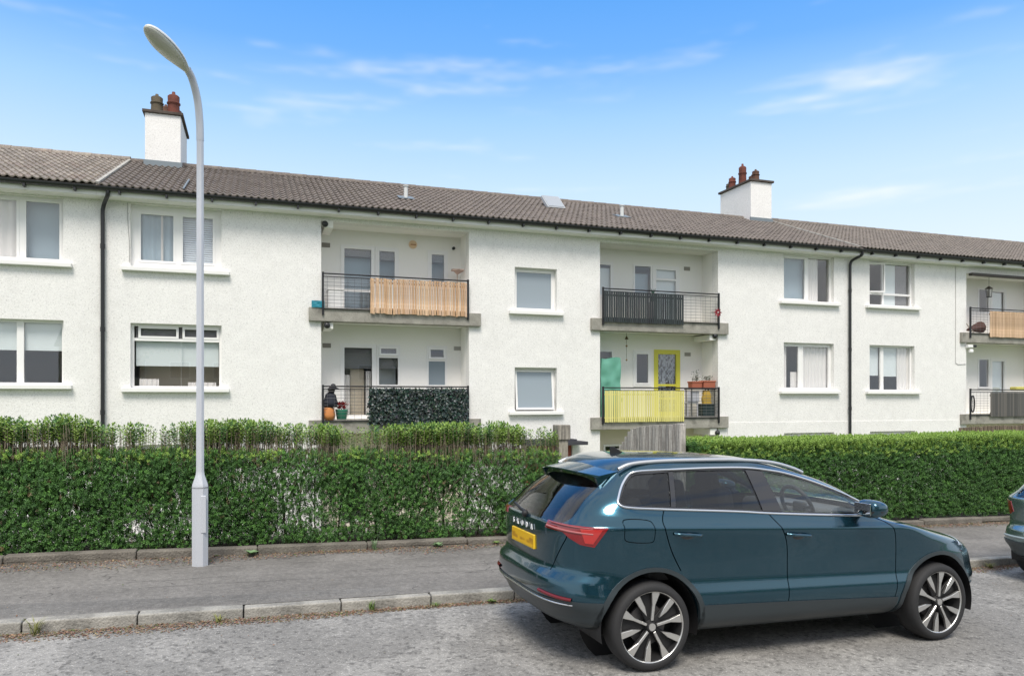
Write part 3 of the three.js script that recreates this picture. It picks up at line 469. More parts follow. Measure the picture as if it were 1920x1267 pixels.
  chimneyPart(b, 16.2, 17.07, 21.6, 23.4, 9.44, [[16.62, 21.9, 0.42, 0.13, 2], [16.44, 22.4, 0.72, 0.14, 0], [16.85, 22.4, 0.4, 0.13, 2], [16.4, 22.95, 0.45, 0.13, 0], [16.45, 23.2, 0.3, 0.12, 1]]);
  for (const [u, w, h] of [[3.75, 19.6, 0.36], [10.25, 19.75, 0.36]]) { const v = mesh('roof_vent', [rod([u, roofY(w) - 0.05, -w], [u, roofY(w) + h, -w], 0.055, 14)], std([0.60, 0.61, 0.60], 0.7), roof); const c = new THREE.CylinderGeometry(0.075, 0.075, 0.03, 14); c.translate(u, roofY(w) + h, -w); mesh('vent_cap', boxUV(c), std([0.55, 0.56, 0.55], 0.7), v); const p = new THREE.BoxGeometry(0.42, 0.02, 0.42); p.rotateX(ANG); p.translate(u, roofY(w) + 0.055, -w); mesh('vent_flashing', boxUV(p), M.lead, v); }
  { const f = new THREE.BoxGeometry(0.56, 0.09, 0.72); f.rotateX(ANG + 0.32); f.translate(8.35, roofY(20.55) + 0.13, -20.5); const s = mesh('skylight', boxUV(f), std([0.40, 0.42, 0.44], 0.5), roof); const g = new THREE.BoxGeometry(0.50, 0.012, 0.66); g.rotateX(ANG + 0.32); g.translate(8.35, roofY(20.55) + 0.182, -20.48); mesh('pane', boxUV(g), phys([0.28, 0.31, 0.34], 0.05, { clearcoat: 1 }), s); }
  downpipe(b, -3.17); downpipe(b, 17.17);
}
function wallBand(u0, u1, holes) {
  const s = new THREE.Shape([[u0, -1.45], [u1, -1.45], [u1, 1.205], [u0, 1.205]].map((p) => new THREE.Vector2(...p))); for (const h of holes) s.holes.push(holePath(...h));
  const g = new THREE.ExtrudeGeometry(s, { depth: 0.014, bevelEnabled: false }); g.translate(0, 0, -FACE + 0.0005); return boxUV(g);
}
// --- block at the right edge
{
  const b = thing('apartment_building', 'white roughcast apartment block at the right edge, right of the second downpipe', 'building', 'joined blocks of the terrace');
  const u0 = 17.252, u1 = 31, A = [22.03, 25.75], x0 = 18.0, x1 = 19.82, WB = FACE + REC, zin = { inset: -0.02 };
  wallPart(b, u0, u1, -1.5, 6.24, [[x0, x1, Y.s2, Y.t2], [x0, x1, Y.s1, Y.t1], [x0, x1, Y.s0, Y.t0], [...A, 4.05, 6.02], [...A, 1.38, 3.755], [...A, -1.27, 1.05]], FACE, 0.3, M.harl);
  mesh('plinth_band', wallBand(u0, 21.73, [[x0, x1, Y.s0, Y.t0]]), M.harl, b);
  rooms(b, u0, 21.7, []); 
  { const z0 = -WB - 0.125, r = mesh('interior', bx(21.7, 26.2, -1.45, 6.3, z0 - 3.1, z0 - 3.0), M.room, b); for (const y of [-1.4, 1.12, 3.80, 6.25]) mesh('interior_floor', bx(21.7, 26.2, y, y + 0.1, z0 - 3.0, z0), M.room, r); for (const u of [21.7, 26.2]) mesh('partition', bx(u - 0.03, u + 0.03, -1.3, 6.25, z0 - 3.0, z0), M.room, r); }
  windowPart(b, x0, x1, Y.s2, Y.t2, FACE, { sill: true, frame: 0.06, bars: [{ u: 5.19 }, { v: 18.66, h: 0.03 }], panes: [[18.06, 18.63, 5.22, 6.14, { sash: 1, swing: -0.22 }], [18.69, 19.76, 5.22, 6.14, {}], [18.06, 19.76, 4.85, 5.16, {}]], blinds: [{ x0: 18.7, x1: 19.25, y0: 4.85, y1: 6.14 }, { type: 'roll', x0: 19.26, x1: 19.74, y0: 4.85, y1: 6.14, mat: M.greyBlind }] });
  windowPart(b, x0, x1, Y.s1, Y.t1, FACE, WIN2(x0, x1, 18.62, Y.s1, Y.t1, { h: 0.06, a: {}, b: {}, blinds: [{ x0: 18.03, x1: 18.56, y0: 2.62, y1: 3.52 }, { x0: 18.68, x1: 19.76, y0: 2.6, y1: 3.52 }, { type: 'curtain', x0: 19.3, x1: 19.76, y0: 2.15, y1: 3.5, folds: 3, back: -0.03 }] }));
  windowPart(b, x0, x1, Y.s0, Y.t0, FACE, WIN2(x0, x1, 18.9, Y.s0, Y.t0));
  const F2 = 4.06, F1 = 1.39;
  recessWalls(b, ...A, 4.05, 6.02, [[22.3, 22.95, 4.75, 5.72], [23.55, 24.1, 4.85, 5.72], [24.12, 24.9, F2, 5.72]], true);
  windowPart(b, 22.3, 22.95, 4.75, 5.72, WB, { ...zin, panes: [[22.36, 22.89, 4.81, 5.66, {}]], blinds: [{ x0: 22.36, x1: 22.9, y0: 4.8, y1: 5.66 }] });
  windowPart(b, 23.55, 24.1, 4.85, 5.72, WB, { ...zin, panes: [[23.6, 24.04, 4.9, 5.66, {}]] });
  windowPart(b, 24.12, 24.9, F2, 5.72, WB, { name: 'balcony_door', ...zin, frame: 0.1, panes: [[24.22, 24.8, 4.16, 5.62, {}]], blinds: [{ x0: 24.2, x1: 24.8, y0: 4.2, y1: 5.6 }] });
  balconyPart(b, ...A, 4.06, { meshSpan: [22.1, 22.85], slats: { x0: 22.87, x1: 25.6, y0: 3.93, y1: 4.78, n: 44, gap: 0.006, mats: [[1.85, 1.33, 0.92], [2.0, 1.45, 1.02], [1.7, 1.2, 0.8]].map((c) => std(c, 0.7, { map: T.wood })), wig: 0.01, rail: std([0.3, 0.18, 0.11], 0.8) } });
  recessWalls(b, ...A, 1.38, 3.755, [[22.3, 22.95, 2.2, 3.3], [23.55, 24.1, 2.25, 3.3], [24.12, 24.9, F1, 3.3]], true);
  windowPart(b, 22.3, 22.95, 2.2, 3.3, WB, { ...zin, panes: [[22.36, 22.89, 2.26, 3.24, {}]], blinds: [{ type: 'curtain', x0: 22.55, x1: 22.9, y0: 2.25, y1: 3.25, folds: 3 }] });
  windowPart(b, 23.55, 24.1, 2.25, 3.3, WB, { ...zin, panes: [[23.6, 24.04, 2.31, 3.24, {}]] });
  windowPart(b, 24.12, 24.9, F1, 3.3, WB, { name: 'balcony_door', ...zin, frame: 0.1, panes: [[24.22, 24.8, 1.5, 3.2, {}]], blinds: [{ x0: 24.2, x1: 24.8, y0: 1.5, y1: 3.2 }] });
  balconyPart(b, ...A, 1.39, { meshSpan: [22.1, 22.88], slats: { x0: 22.9, x1: 25.6, y0: 1.30, y1: 2.10, n: 40, gap: 0.008, mats: [[0.10, 0.095, 0.09], [0.13, 0.12, 0.11], [0.08, 0.078, 0.075]].map((c) => std(c, 0.7)) } });
  mesh('awning_box', rbx(22.12, 25.7, 5.93, 6.02, -FACE + 0.0, -FACE + 0.14, 0.02), std([0.06, 0.05, 0.045], 0.6), b);
  recessWalls(b, ...A, -1.27, 1.05, [], true, M.cream);
  { const lamp = mesh('security_light', [rbx(21.98, 22.2, 3.56, 3.66, -FACE + 0.0, -FACE + 0.12, 0.02), rbx(22.08, 22.22, 3.40, 3.52, -FACE + 0.02, -FACE + 0.12, 0.03)], M.white, b); mesh('lamp_lens', rbx(22.21, 22.36, 3.58, 3.66, -FACE + 0.03, -FACE + 0.12, 0.02), M.black, lamp); }
  mesh('cable', [tube([[21.55, 6.2, -FACE + 0.012], [21.55, 5.0, -FACE + 0.012], [21.55, 3.1, -FACE + 0.012], [21.56, 3.03, -FACE + 0.012], [22.0, 3.03, -FACE + 0.012]], 0.008, 30, 5)], std([0.45, 0.44, 0.43], 0.7), b);
  roofPart(b, u0 + 0.0, u1, [0.95, 0.90, 0.87], 0.03, 17.3, 300);
  eaves(b, u0, u1);
}
{ mesh('cable', [tube([[-2.70, 6.2, -FACE + 0.01], [-2.69, 5.8, -FACE + 0.01], [-2.66, 5.3, -FACE + 0.01], [-2.66, 4.9, -FACE + 0.01]], 0.007, 20, 5)], std([0.45, 0.44, 0.43], 0.7), mid); }
// ---------------------------------------------------------------- hedges
function leafTris(out, p, dir, side, len, wid, fold) {               // a small folded leaf: four triangles round its midrib
  const up = new THREE.Vector3().crossVectors(dir, side).normalize(), m = p.clone().addScaledVector(dir, len * 0.45);
  const L = m.clone().addScaledVector(side, wid).addScaledVector(up, fold * wid), R = m.clone().addScaledVector(side, -wid).addScaledVector(up, fold * wid), t = p.clone().addScaledVector(dir, len);
  for (const q of [p, m, L, L, m, t, p, R, m, R, t, m]) out.push(q.x, q.y, q.z);
}
function sprig(nPairs, len, leafLen, r0) {
  const out = [], stem = [], sd = rnd;
  const bend = rr(-0.2, 0.2);
  for (let k = 0; k < nPairs; k++) {
    const t = (k + 0.6) / nPairs, y = t * len, p = V(bend * y, y, 0.1 * bend * y), a = k * 1.57 + rr(-0.5, 0.5);
    for (const s of [0, Math.PI]) { const d = V(Math.cos(a + s), rr(0.25, 0.9), Math.sin(a + s)).normalize(), side = new THREE.Vector3().crossVectors(d, V(0, 1, 0)).normalize(); const l = leafLen * rr(0.75, 1.2); leafTris(out, p, d, side, l, l * 0.24, rr(0.2, 0.6)); }
  }
  const p = V(bend * len, len, 0); leafTris(out, p, V(0.1, 1, 0).normalize(), V(0, 0, 1), leafLen * 0.9, leafLen * 0.2, 0.4); leafTris(out, p, V(-0.3, 1, 0.3).normalize(), V(1, 0, 0), leafLen * 0.8, leafLen * 0.2, 0.4);
  if (r0) { const g = new THREE.CylinderGeometry(r0 * 0.5, r0, len, 4, 1, true); g.translate(0, len / 2, 0); const q = g.toNonIndexed().attributes.position.array; out.push(...q); }
  const g = new THREE.BufferGeometry(); g.setAttribute('position', new THREE.Float32BufferAttribute(out, 3)); g.computeVertexNormals(); return g;
}
const leafMat = phys([1, 1, 1], 0.62, { transmission: 0.12, thickness: 0 });
const leafStd = std([1, 1, 1], 0.55);
function scatter(name, geo, mat, parent, list) {                      // list of {p, q, s, c}
  const im = new THREE.InstancedMesh(geo, mat, list.length), m = new THREE.Matrix4(), q = new THREE.Quaternion(), e = new THREE.Euler();
  list.forEach((it, i) => { e.set(...it.r); q.setFromEuler(e); m.compose(V(...it.p), q, V(it.s, it.sy ?? it.s, it.s)); im.setMatrixAt(i, m); im.setColorAt(i, lin(...it.c)); });
  im.name = name; im.userData.kind = 'stuff'; im.castShadow = im.receiveShadow = true; parent.add(im); return im;
}
const privet = () => { const t = rnd(), y = rnd(); return [lerp(0.046, 0.105, t) * (0.75 + 0.4 * y), lerp(0.115, 0.225, t) * (0.75 + 0.5 * y), lerp(0.028, 0.050, t)]; };
const fresh = () => { const t = rnd(); return [lerp(0.19, 0.30, t), lerp(0.32, 0.44, t), lerp(0.05, 0.09, t)]; };
const dry = () => { const t = rnd(); return [lerp(0.11, 0.17, t), lerp(0.095, 0.13, t), lerp(0.05, 0.06, t)]; };
const spA = [0, 1, 2].map(() => sprig(5, 0.070, 0.027, 0.0014));
const stemMat = std([0.085, 0.065, 0.045], 0.9);
function stemsOf(hedge, list) {                                        // woody stems, forked
  const gs = [];
  for (const [u, w, y0, y1, r] of list) {
    const lean = rr(-0.12, 0.12), top = V(u + lean, y1, -w + rr(-0.1, 0.1)), basep = V(u, y0 - 0.05, -w), mm = basep.clone().lerp(top, rr(0.3, 0.5));
    const g = new THREE.CylinderGeometry(r * 0.45, r, basep.distanceTo(top), 6, 1, true), d = top.clone().sub(basep); g.applyQuaternion(new THREE.Quaternion().setFromUnitVectors(V(0, 1, 0), d.clone().normalize())); g.translate(...basep.clone().add(top).multiplyScalar(0.5).toArray()); gs.push(g);
    for (let k = 0; k < 3; k++) { const t2 = mm.clone().add(V(rr(-0.35, 0.35), rr(0.25, 0.6), rr(-0.2, 0.2))); gs.push(rod(mm, t2, r * 0.38, 5)); }
  }
  const m = mesh('stems', gs, stemMat, hedge); m.userData.kind = 'stuff';
}
// --- left hedge: clipped body, thin in places, with a band of bare stems and tall leafy shoots above
{
  const h = thing('privet_hedge', 'tall privet hedge behind the lamp post, thin in places with loose shoots on top', 'hedge');
  const U0 = -4.6, U1 = 3.74, lists = [[], [], []], low = [[], [], []];
  const dens = (u, y) => {                                            // 0..1, how full the hedge is
    const gap = smooth(0.40, 0.62, fbm((u + 20) / 40, (y + 5) / 40, 90, 4, 5)), right = smooth(-1.4, 0.2, u);
    const lowGap = smooth(0.75, 0.25, y) * smooth(-1.7, -0.9, u); let d = 1 - 0.40 * gap * right - 0.22 * lowGap * gap;
    const hole = Math.exp(-(((u + 1.25) / 0.16) ** 2 + ((y - 0.22) / 0.10) ** 2)) + 0.9 * Math.exp(-(((u - 1.75) / 0.16) ** 2 + ((y - 0.3) / 0.09) ** 2)); return clamp(d - hole * 0.75, 0, 1);
  };
  let n = 0;
  while (n < 48000) {
    const u = rr(U0, U1), g = garden(u, 8.9), top = 1.07 + 0.035 * (vnoise(u * 2.3 + 40, 1, 512, 3) - 0.5) + 0.02 * (vnoise(u * 9 + 40, 1, 512, 6) - 0.5), t = rnd();
    const yy = rr(0.03, top), prof = 0.05 * (vnoise(u * 1.4 + 30, yy * 2 + 9, 512, 14) - 0.5) + 0.05 * (vnoise(u * 5 + 30, yy * 5 + 9, 512, 15) - 0.5) - 0.05 * smooth(0.8, top, yy) ;
    const dep = Math.pow(rnd(), 1.7) * 0.62, w = 8.86 - prof + dep;
    if (rnd() > dens(u, yy) * (dep > 0.25 ? 0.75 : 1)) continue;
    const c = privet(), f = yy > top - 0.1 && rnd() < 0.35 ? fresh() : c; if (rnd() < 0.02) f.splice(0, 3, ...dry());
    lists[n % 3].push({ p: [u, g + yy, -w], r: [rr(-0.2, 1.2) * (dep < 0.3 ? 1 : 0) + rr(-0.5, 0.5), rr(0, 6.28), rr(-0.8, 0.8)], s: rr(0.62, 1.1), c: f.map((v) => v * 1.12) }); n++;
  }
  lists.forEach((l, k) => scatter('foliage', spA[k], leafStd, h, l));
  // shoots: bare below, leafy above
  const shoots = [0, 1, 2].map(() => { const s = sprig(9, 0.24, 0.046, 0); s.translate(0, 0.18, 0); return s; });
  const canes = [], sl = [[], [], []];
  for (let k = 0; k < 4200; k++) {
    const u = rr(U0, U1), w = rr(8.92, 9.4), g = garden(u, 8.9); const clump = vnoise(u * 2.6 + 70, 4, 512, 9) * 0.6 + vnoise(u * 7 + 70, 4, 512, 19) * 0.4; const full = u < -2.3 ? 1.0 : u > 0.7 && u < 2.3 ? 1.0 : 0.55;
    if (rnd() > full * smooth(0.2, 0.62, clump) + 0.12) continue;
    const ht = 0.335 + 0.12 * (clump - 0.5) + rr(-0.07, 0.05), y0 = g + 1.03, s = ht / 0.42, lx = rr(-0.14, 0.14), lz = rr(-0.14, 0.14);
    sl[k % 3].push({ p: [u, y0, -w], r: [lx, rr(0, 6.28), lz], s: rr(0.8, 1.15), sy: s, c: rnd() < 0.7 ? fresh().map((v, i) => v * 0.85) : privet() });
    const e = new THREE.Euler(lx, 0, lz), tip = V(0, ht * 0.9, 0).applyEuler(e).add(V(u, y0, -w)); canes.push(rod(V(u - lz * 0.1, y0 - 0.14, -w), tip, 0.0026, 3));
    if (rnd() < 0.6) { const u2 = u + rr(-0.08, 0.08); canes.push(rod(V(u2, y0 - 0.12, -w + 0.05), V(u2 + rr(-0.06, 0.06), y0 + rr(0.12, 0.26), -w + rr(-0.05, 0.08)), 0.0018, 3)); }
  }
  sl.forEach((l, k) => scatter('shoots', shoots[k], leafStd, h, l));
  mesh('canes', canes, std([0.36, 0.29, 0.21], 0.9), h).userData.kind = 'stuff';
  const st = []; for (let u = U0; u < U1; u += rr(0.14, 0.28)) { const w = rr(9.0, 9.25), g = garden(u, w); st.push([u, w, g, g + rr(0.75, 1.05), rr(0.008, 0.02)]); } stemsOf(h, st);
}
// --- right hedge: full, clipped square, bright on top
{
  const h = thing('privet_hedge', 'dense neatly clipped green hedge behind the blue car', 'hedge');
  const U0 = 5.74, U1 = 15.2, lists = [[], [], []]; let n = 0; const topY = (u) => 1.235 - 0.012 * Math.sin(u * 0.9) + 0.03 * (vnoise(u * 2 + 40, 3, 512, 8) - 0.5) - 0.006 * Math.max(0, 8.6 - Math.abs(u - 8.6)) * 0;
  while (n < 58000) {
    const u = rr(U0, U1), g = garden(u, 9), top = topY(u), ontop = rnd() < 0.34; let w, y, r, c, dp = Math.pow(rnd(), 2.2) * 0.3;
    if (ontop) { w = rr(8.84, 9.6); y = top - dp; r = [rr(-0.5, 0.5), rr(0, 6.28), rr(-0.5, 0.5)]; c = dp < 0.13 ? fresh() : privet(); }
    else { y = g + rr(0.06, top - g); const prof = 0.06 * (vnoise(u * 1.3 + 30, y * 2 + 19, 512, 24) - 0.5) + 0.05 * (vnoise(u * 5 + 30, y * 5 + 19, 512, 25) - 0.5) - 0.06 * smooth(top - 0.25, top, y); w = 8.86 - prof + dp * 1.3; r = [rr(0, 1.4), rr(-0.6, 0.6), rr(-0.9, 0.9)]; c = rnd() < 0.5 && y > top - 0.22 ? fresh() : privet(); }
    if (u < U0 + 0.12 && rnd() < 0.4) continue;
    lists[n % 3].push({ p: [u, y, -w], r, s: rr(0.8, 1.3), c }); n++;
  }
  for (let k = 0; k < 4000; k++) { const g = garden(U0, 9), dp = Math.pow(rnd(), 2) * 0.2, y = rr(g + 0.05, topY(U0)); lists[k % 3].push({ p: [U0 + dp, y, -rr(8.86, 9.6)], r: [rr(-0.6, 0.6), rr(0, 6.28), rr(0, 1.4)], s: rr(0.8, 1.3), c: privet() }); }
  lists.forEach((l, k) => scatter('foliage', spA[k], leafStd, h, l));
  const st = []; for (let u = U0 + 0.1; u < U1; u += rr(0.16, 0.3)) { const w = rr(9.1, 9.5), g = garden(u, w); st.push([u, w, g, g + rr(0.8, 1.1), rr(0.008, 0.02)]); } stemsOf(h, st);
}
// ---------------------------------------------------------------- gate post, timber fences
{
  const p = thing('gate_post', 'weathered timber post at the right end of the left hedge', 'post');
  const wm = std([1.0, 0.97, 0.84], 0.95, { map: T.wood });
  mesh('post', rbx(3.79, 3.925, garden(3.85, 9.1) - 0.1, 1.44, -9.24, -9.10, 0.01), wm, p);
  mesh('post_cap', rbx(3.765, 3.95, 1.35, 1.55, -9.265, -9.075, 0.012), std([0.85, 0.82, 0.74], 0.95, { map: T.wood }), p);
}
const grey = [[1.3, 1.28, 1.24], [1.05, 1.04, 1.02], [1.5, 1.47, 1.42], [1.15, 1.11, 1.07]].map((c) => std(c, 0.95, { map: T.wood }));
{
  const f = thing('timber_fence', 'weathered grey timber fence stepping down beside the entrance path', 'fence');
  const prof = [[9.1, 1.55], [10.0, 1.49], [10.45, 1.43], [10.62, 1.38], [10.85, 1.18], [11.1, 1.02], [11.4, 0.90], [12.2, 0.62], [13.4, 0.25]];
  const top = (w) => { for (let k = 0; k < prof.length - 1; k++) if (w <= prof[k + 1][0]) return lerp(prof[k][1], prof[k + 1][1], (w - prof[k][0]) / (prof[k + 1][0] - prof[k][0])); return 0.25; };
  let k = 0; for (let w = 9.16; w < 13.3; w += 0.098) { const y1 = top(w) + rr(-0.008, 0.008), y0 = garden(5.65, w) + 0.02; mesh('board', rbx(5.636, 5.658, y0, y1, -w - 0.043, -w + 0.043, 0.004, 1), grey[k++ * 7 % 4], f); }
  mesh('post', rbx(5.60, 5.69, garden(5.65, 9.1) - 0.1, 1.55, -9.13, -9.03, 0.008), grey[2], f);
  for (const d of [0.3, 0.75]) mesh('rail', [tube([9.1, 10.5, 11.2, 12.2, 13.3].map((w) => [5.672, Math.max(garden(5.65, w) + 0.15, top(w) - d), -w]), 0.022, 24, 6)], grey[1], f);
}
{
  const f = thing('picket_fence', 'brown timber fence showing just above the hedge at the right edge', 'fence');
  const bm = [[0.52, 0.42, 0.32], [0.44, 0.35, 0.26], [0.58, 0.47, 0.36]].map((c) => std(c, 0.9, { map: T.wood })); let k = 0;
  for (let u = 15.0; u < 19.6; u += 0.125) mesh('picket', rbx(u - 0.052, u + 0.052, garden(u, 12.5) - 0.05, 1.255 + rr(-0.015, 0.015) + 0.02 * (u - 15.5), -12.51, -12.49, 0.004, 1), bm[k++ % 3], f);
  for (const y of [0.2, 0.95]) mesh('rail', bx(14.95, 19.6, y, y + 0.07, -12.56, -12.511), bm[1], f);
}
// ---------------------------------------------------------------- street lamp
{
  const L = thing('street_lamp', 'pale grey street lamp column with a long overhanging lantern', 'street lamp');
  const u = -0.555, w = 8.25, z = -w, y0 = pave(u, w), gm = phys([0.56, 0.58, 0.62], 0.45, { metalness: 0.15, bumpMap: T.conc, bumpScale: 0.002 });
  const prof = [[0.085, -0.05], [0.082, 0.0], [0.082, 0.80], [0.079, 0.83], [0.044, 0.93], [0.040, 0.97], [0.038, 2.4], [0.036, 4.42]];
  const g = new THREE.LatheGeometry(prof.map((p) => new THREE.Vector2(p[0], p[1])), 8); g.rotateY(Math.PI / 8); g.translate(u, y0, z);
  const col = mesh('column', boxUV(toCreasedNormals(g.toNonIndexed(), 0.5)), gm, L);
  mesh('access_door', rbx(u + 0.010, u + 0.062, y0 + 0.34, y0 + 0.72, z + 0.066, z + 0.082, 0.006), gm, L);
  mesh('joint_band', [(() => { const c = new THREE.CylinderGeometry(0.084, 0.084, 0.012, 8); c.rotateY(Math.PI / 8); c.translate(u, y0 + 0.80, z); return c; })()], std([0.30, 0.31, 0.33], 0.6), L);
  // bracket rises and bows out over the road to the lantern
  const dirv = V(-0.30, 0, 0.62).normalize(), P = (d, y) => V(u, y, z).addScaledVector(dirv, d);
  const arm = [P(0, y0 + 4.36), P(0.012, 4.76), P(0.06, 4.97), P(0.16, 5.13), P(0.24, 5.18)].map((p) => p), ag = tube(arm, 0.037, 30, 12); mesh('bracket', ag, gm, L);
  // lantern: long shallow shell with a clear bowl beneath
  const shell = new THREE.SphereGeometry(1, 32, 18), pp = shell.attributes.position, mkl = (g0, top) => { const q = g0.attributes.position; for (let i = 0; i < q.count; i++) { let x = q.getX(i), y = q.getY(i), zz = q.getZ(i); const t = (x + 1) / 2, wv = 0.040 + 0.085 * smooth(0.0, 0.6, t); const hv = top ? (y > 0 ? 0.055 + 0.02 * t : 0.012) : (y < 0 ? 0.02 + 0.05 * smooth(0.25, 0.7, t) : 0.004); const sx = Math.sign(x) * Math.pow(Math.abs(x), 0.8); q.setXYZ(i, 0.385 * (sx + 1), hv * y, wv * zz * 0.86); } g0.computeVertexNormals(); return g0; };
  mkl(shell, true); const bowl = mkl(new THREE.SphereGeometry(0.93, 32, 18), false);
  const lan = mesh('lantern', shell, phys([0.70, 0.71, 0.71], 0.4), L); lan.position.copy(P(0.15, 5.145)); lan.rotation.set(0, Math.atan2(-dirv.z, dirv.x), 0.18, 'YXZ'); lan.rotation.order = 'YXZ';
  const bl = mesh('lamp_bowl', bowl, phys([0.66, 0.66, 0.58], 0.25, { transmission: 0.2, thickness: 0 }), lan); bl.position.set(0.03, -0.012, 0);
}
// ---------------------------------------------------------------- litter and weeds
{
  const g = new THREE.BufferGeometry(); const out = []; leafTris(out, V(0, 0, 0), V(1, 0, 0), V(0, 0, 1), 0.028, 0.009, 0.5); g.setAttribute('position', new THREE.Float32BufferAttribute(out, 3)); g.computeVertexNormals();
  const holder = thing('leaf_litter', 'brown dead leaves along the kerb and the foot of the hedge', 'leaves'); holder.userData.kind = 'stuff';
  const li = []; const col = () => { const t = rnd(); return t < 0.7 ? [rr(0.13, 0.22), rr(0.09, 0.13), rr(0.06, 0.085)] : t < 0.9 ? [rr(0.26, 0.36), rr(0.20, 0.26), rr(0.13, 0.18)] : [0.10, 0.13, 0.04]; };
  for (let k = 0; k < 15000; k++) { const u = rr(-4, 11), d = Math.abs(rnd() + rnd() - 1), patch = 0.35 + 0.9 * vnoise(u * 1.6 + 90, 2, 512, 3); const w = KERB - 0.012 - d * 0.22 * patch; li.push({ p: [u, road(u) + 0.006 + rr(0, 0.012) * (1 - d), -w], r: [rr(-0.3, 0.3), rr(0, 6.28), rr(-0.3, 0.3)], s: rr(0.35, 1.0), c: col() }); }
  for (let k = 0; k < 9500; k++) { const u = rr(-4, 14), d = Math.abs(rnd() + rnd() - 1), patch = 0.3 + 1.2 * vnoise(u * 1.1 + 190, 2, 512, 4), w = BACK - 0.005 - d * 0.34 * patch; li.push({ p: [u, pave(u, w) + 0.010 + rr(0, 0.01), -w], r: [rr(-0.3, 0.3), rr(0, 6.28), rr(-0.3, 0.3)], s: rr(0.4, 1.1), c: col() }); }
  for (let k = 0; k < 160; k++) { const u = rr(-4, 9), w = rr(4, 8.4); li.push({ p: [u, (w > KERB ? pave(u, w) + 0.008 : road(u)) + 0.008, -w], r: [rr(-0.3, 0.3), rr(0, 6.28), rr(-0.3, 0.3)], s: rr(0.3, 0.8), c: col() }); }
  scatter('dead_leaves', g, std([1, 1, 1], 0.95), holder, li);
}
const weedMats = [std([0.13, 0.20, 0.05], 0.7), std([0.22, 0.23, 0.07], 0.75), std([0.16, 0.26, 0.12], 0.65)];
function grassTuft(n, h, spread) {
  const out = []; for (let k = 0; k < n; k++) { const a = rr(0, 6.28), l = h * rr(0.5, 1.1), b = V(rr(-0.02, 0.02), 0, rr(-0.02, 0.02)), o = V(Math.cos(a), 0, Math.sin(a)), m = b.clone().addScaledVector(o, spread * 0.35).add(V(0, l * 0.65, 0)), t = b.clone().addScaledVector(o, spread).add(V(0, l, 0)), s = V(-o.z, 0, o.x).multiplyScalar(0.0035); for (const q of [b.clone().sub(s), b.clone().add(s), m.clone().add(s), b.clone().sub(s), m.clone().add(s), m.clone().sub(s), m.clone().sub(s), m.clone().add(s), t]) out.push(q.x, q.y, q.z); }
  const g = new THREE.BufferGeometry(); g.setAttribute('position', new THREE.Float32BufferAttribute(out, 3)); g.computeVertexNormals(); return boxUV(g);
}
function broadWeed(n, l) { const out = []; for (let k = 0; k < n; k++) { const a = k / n * 6.28 + rr(-0.3, 0.3), d = V(Math.cos(a), rr(0.15, 0.7), Math.sin(a)).normalize(); leafTris(out, V(0, 0.01, 0), d, V(0, 1, 0).cross(d).normalize(), l * rr(0.7, 1.2), l * 0.26, 0.3); } const g = new THREE.BufferGeometry(); g.setAttribute('position', new THREE.Float32BufferAttribute(out, 3)); g.computeVertexNormals(); return boxUV(g); }
[
  ['grass_tuft', -1.60, 6.54, 0, grassTuft(26, 0.15, 0.10), 1, 'yellowish grass tuft growing at the kerb near the left edge'],
  ['grass_tuft', -0.30, 6.53, 0, grassTuft(22, 0.07, 0.06), 1, 'small dry grass tuft below the kerb joint in front of the lamp post'],
  ['grass_tuft', 0.95, 6.55, 0, grassTuft(30, 0.09, 0.05), 0, 'green grass tuft against the kerb midway between lamp post and car'],
  ['weed', 2.05, 6.53, 0, broadWeed(12, 0.055), 0, 'flat green weed at the kerb just behind the blue car'],
  ['weed', 1.52, 6.54, 0, grassTuft(14, 0.05, 0.05), 0, 'tiny weed in the kerb joint left of the blue car'],
  ['weed', -0.05, 8.56, 1, broadWeed(18, 0.10), 2, 'leafy weed at the hedge edging right of the lamp post'],
  ['weed', 2.02, 8.58, 1, broadWeed(14, 0.085), 2, 'pale broad-leaved weed on the edging stones in the middle'],
  ['weed', 1.28, 8.59, 1, grassTuft(24, 0.12, 0.06), 2, 'upright weed on the edging left of the pale broad-leaved weed'],
  ['weed', 2.75, 8.58, 1, broadWeed(12, 0.06), 0, 'small weed at the edging just left of the blue car'],
  ['grass_tuft', 8.3, 6.53, 0, grassTuft(30, 0.07, 0.09), 1, 'grass tuft at the kerb between the two cars'],
].forEach(([n, u, w, up, g, m, label]) => { const o = mesh(n, g, weedMats[m], scene); o.position.set(u, up ? pave(u, w) + 0.01 : road(u), -w); tag(o, label, n === 'weed' ? 'weed' : 'grass', 'weeds along kerb and edging'); });
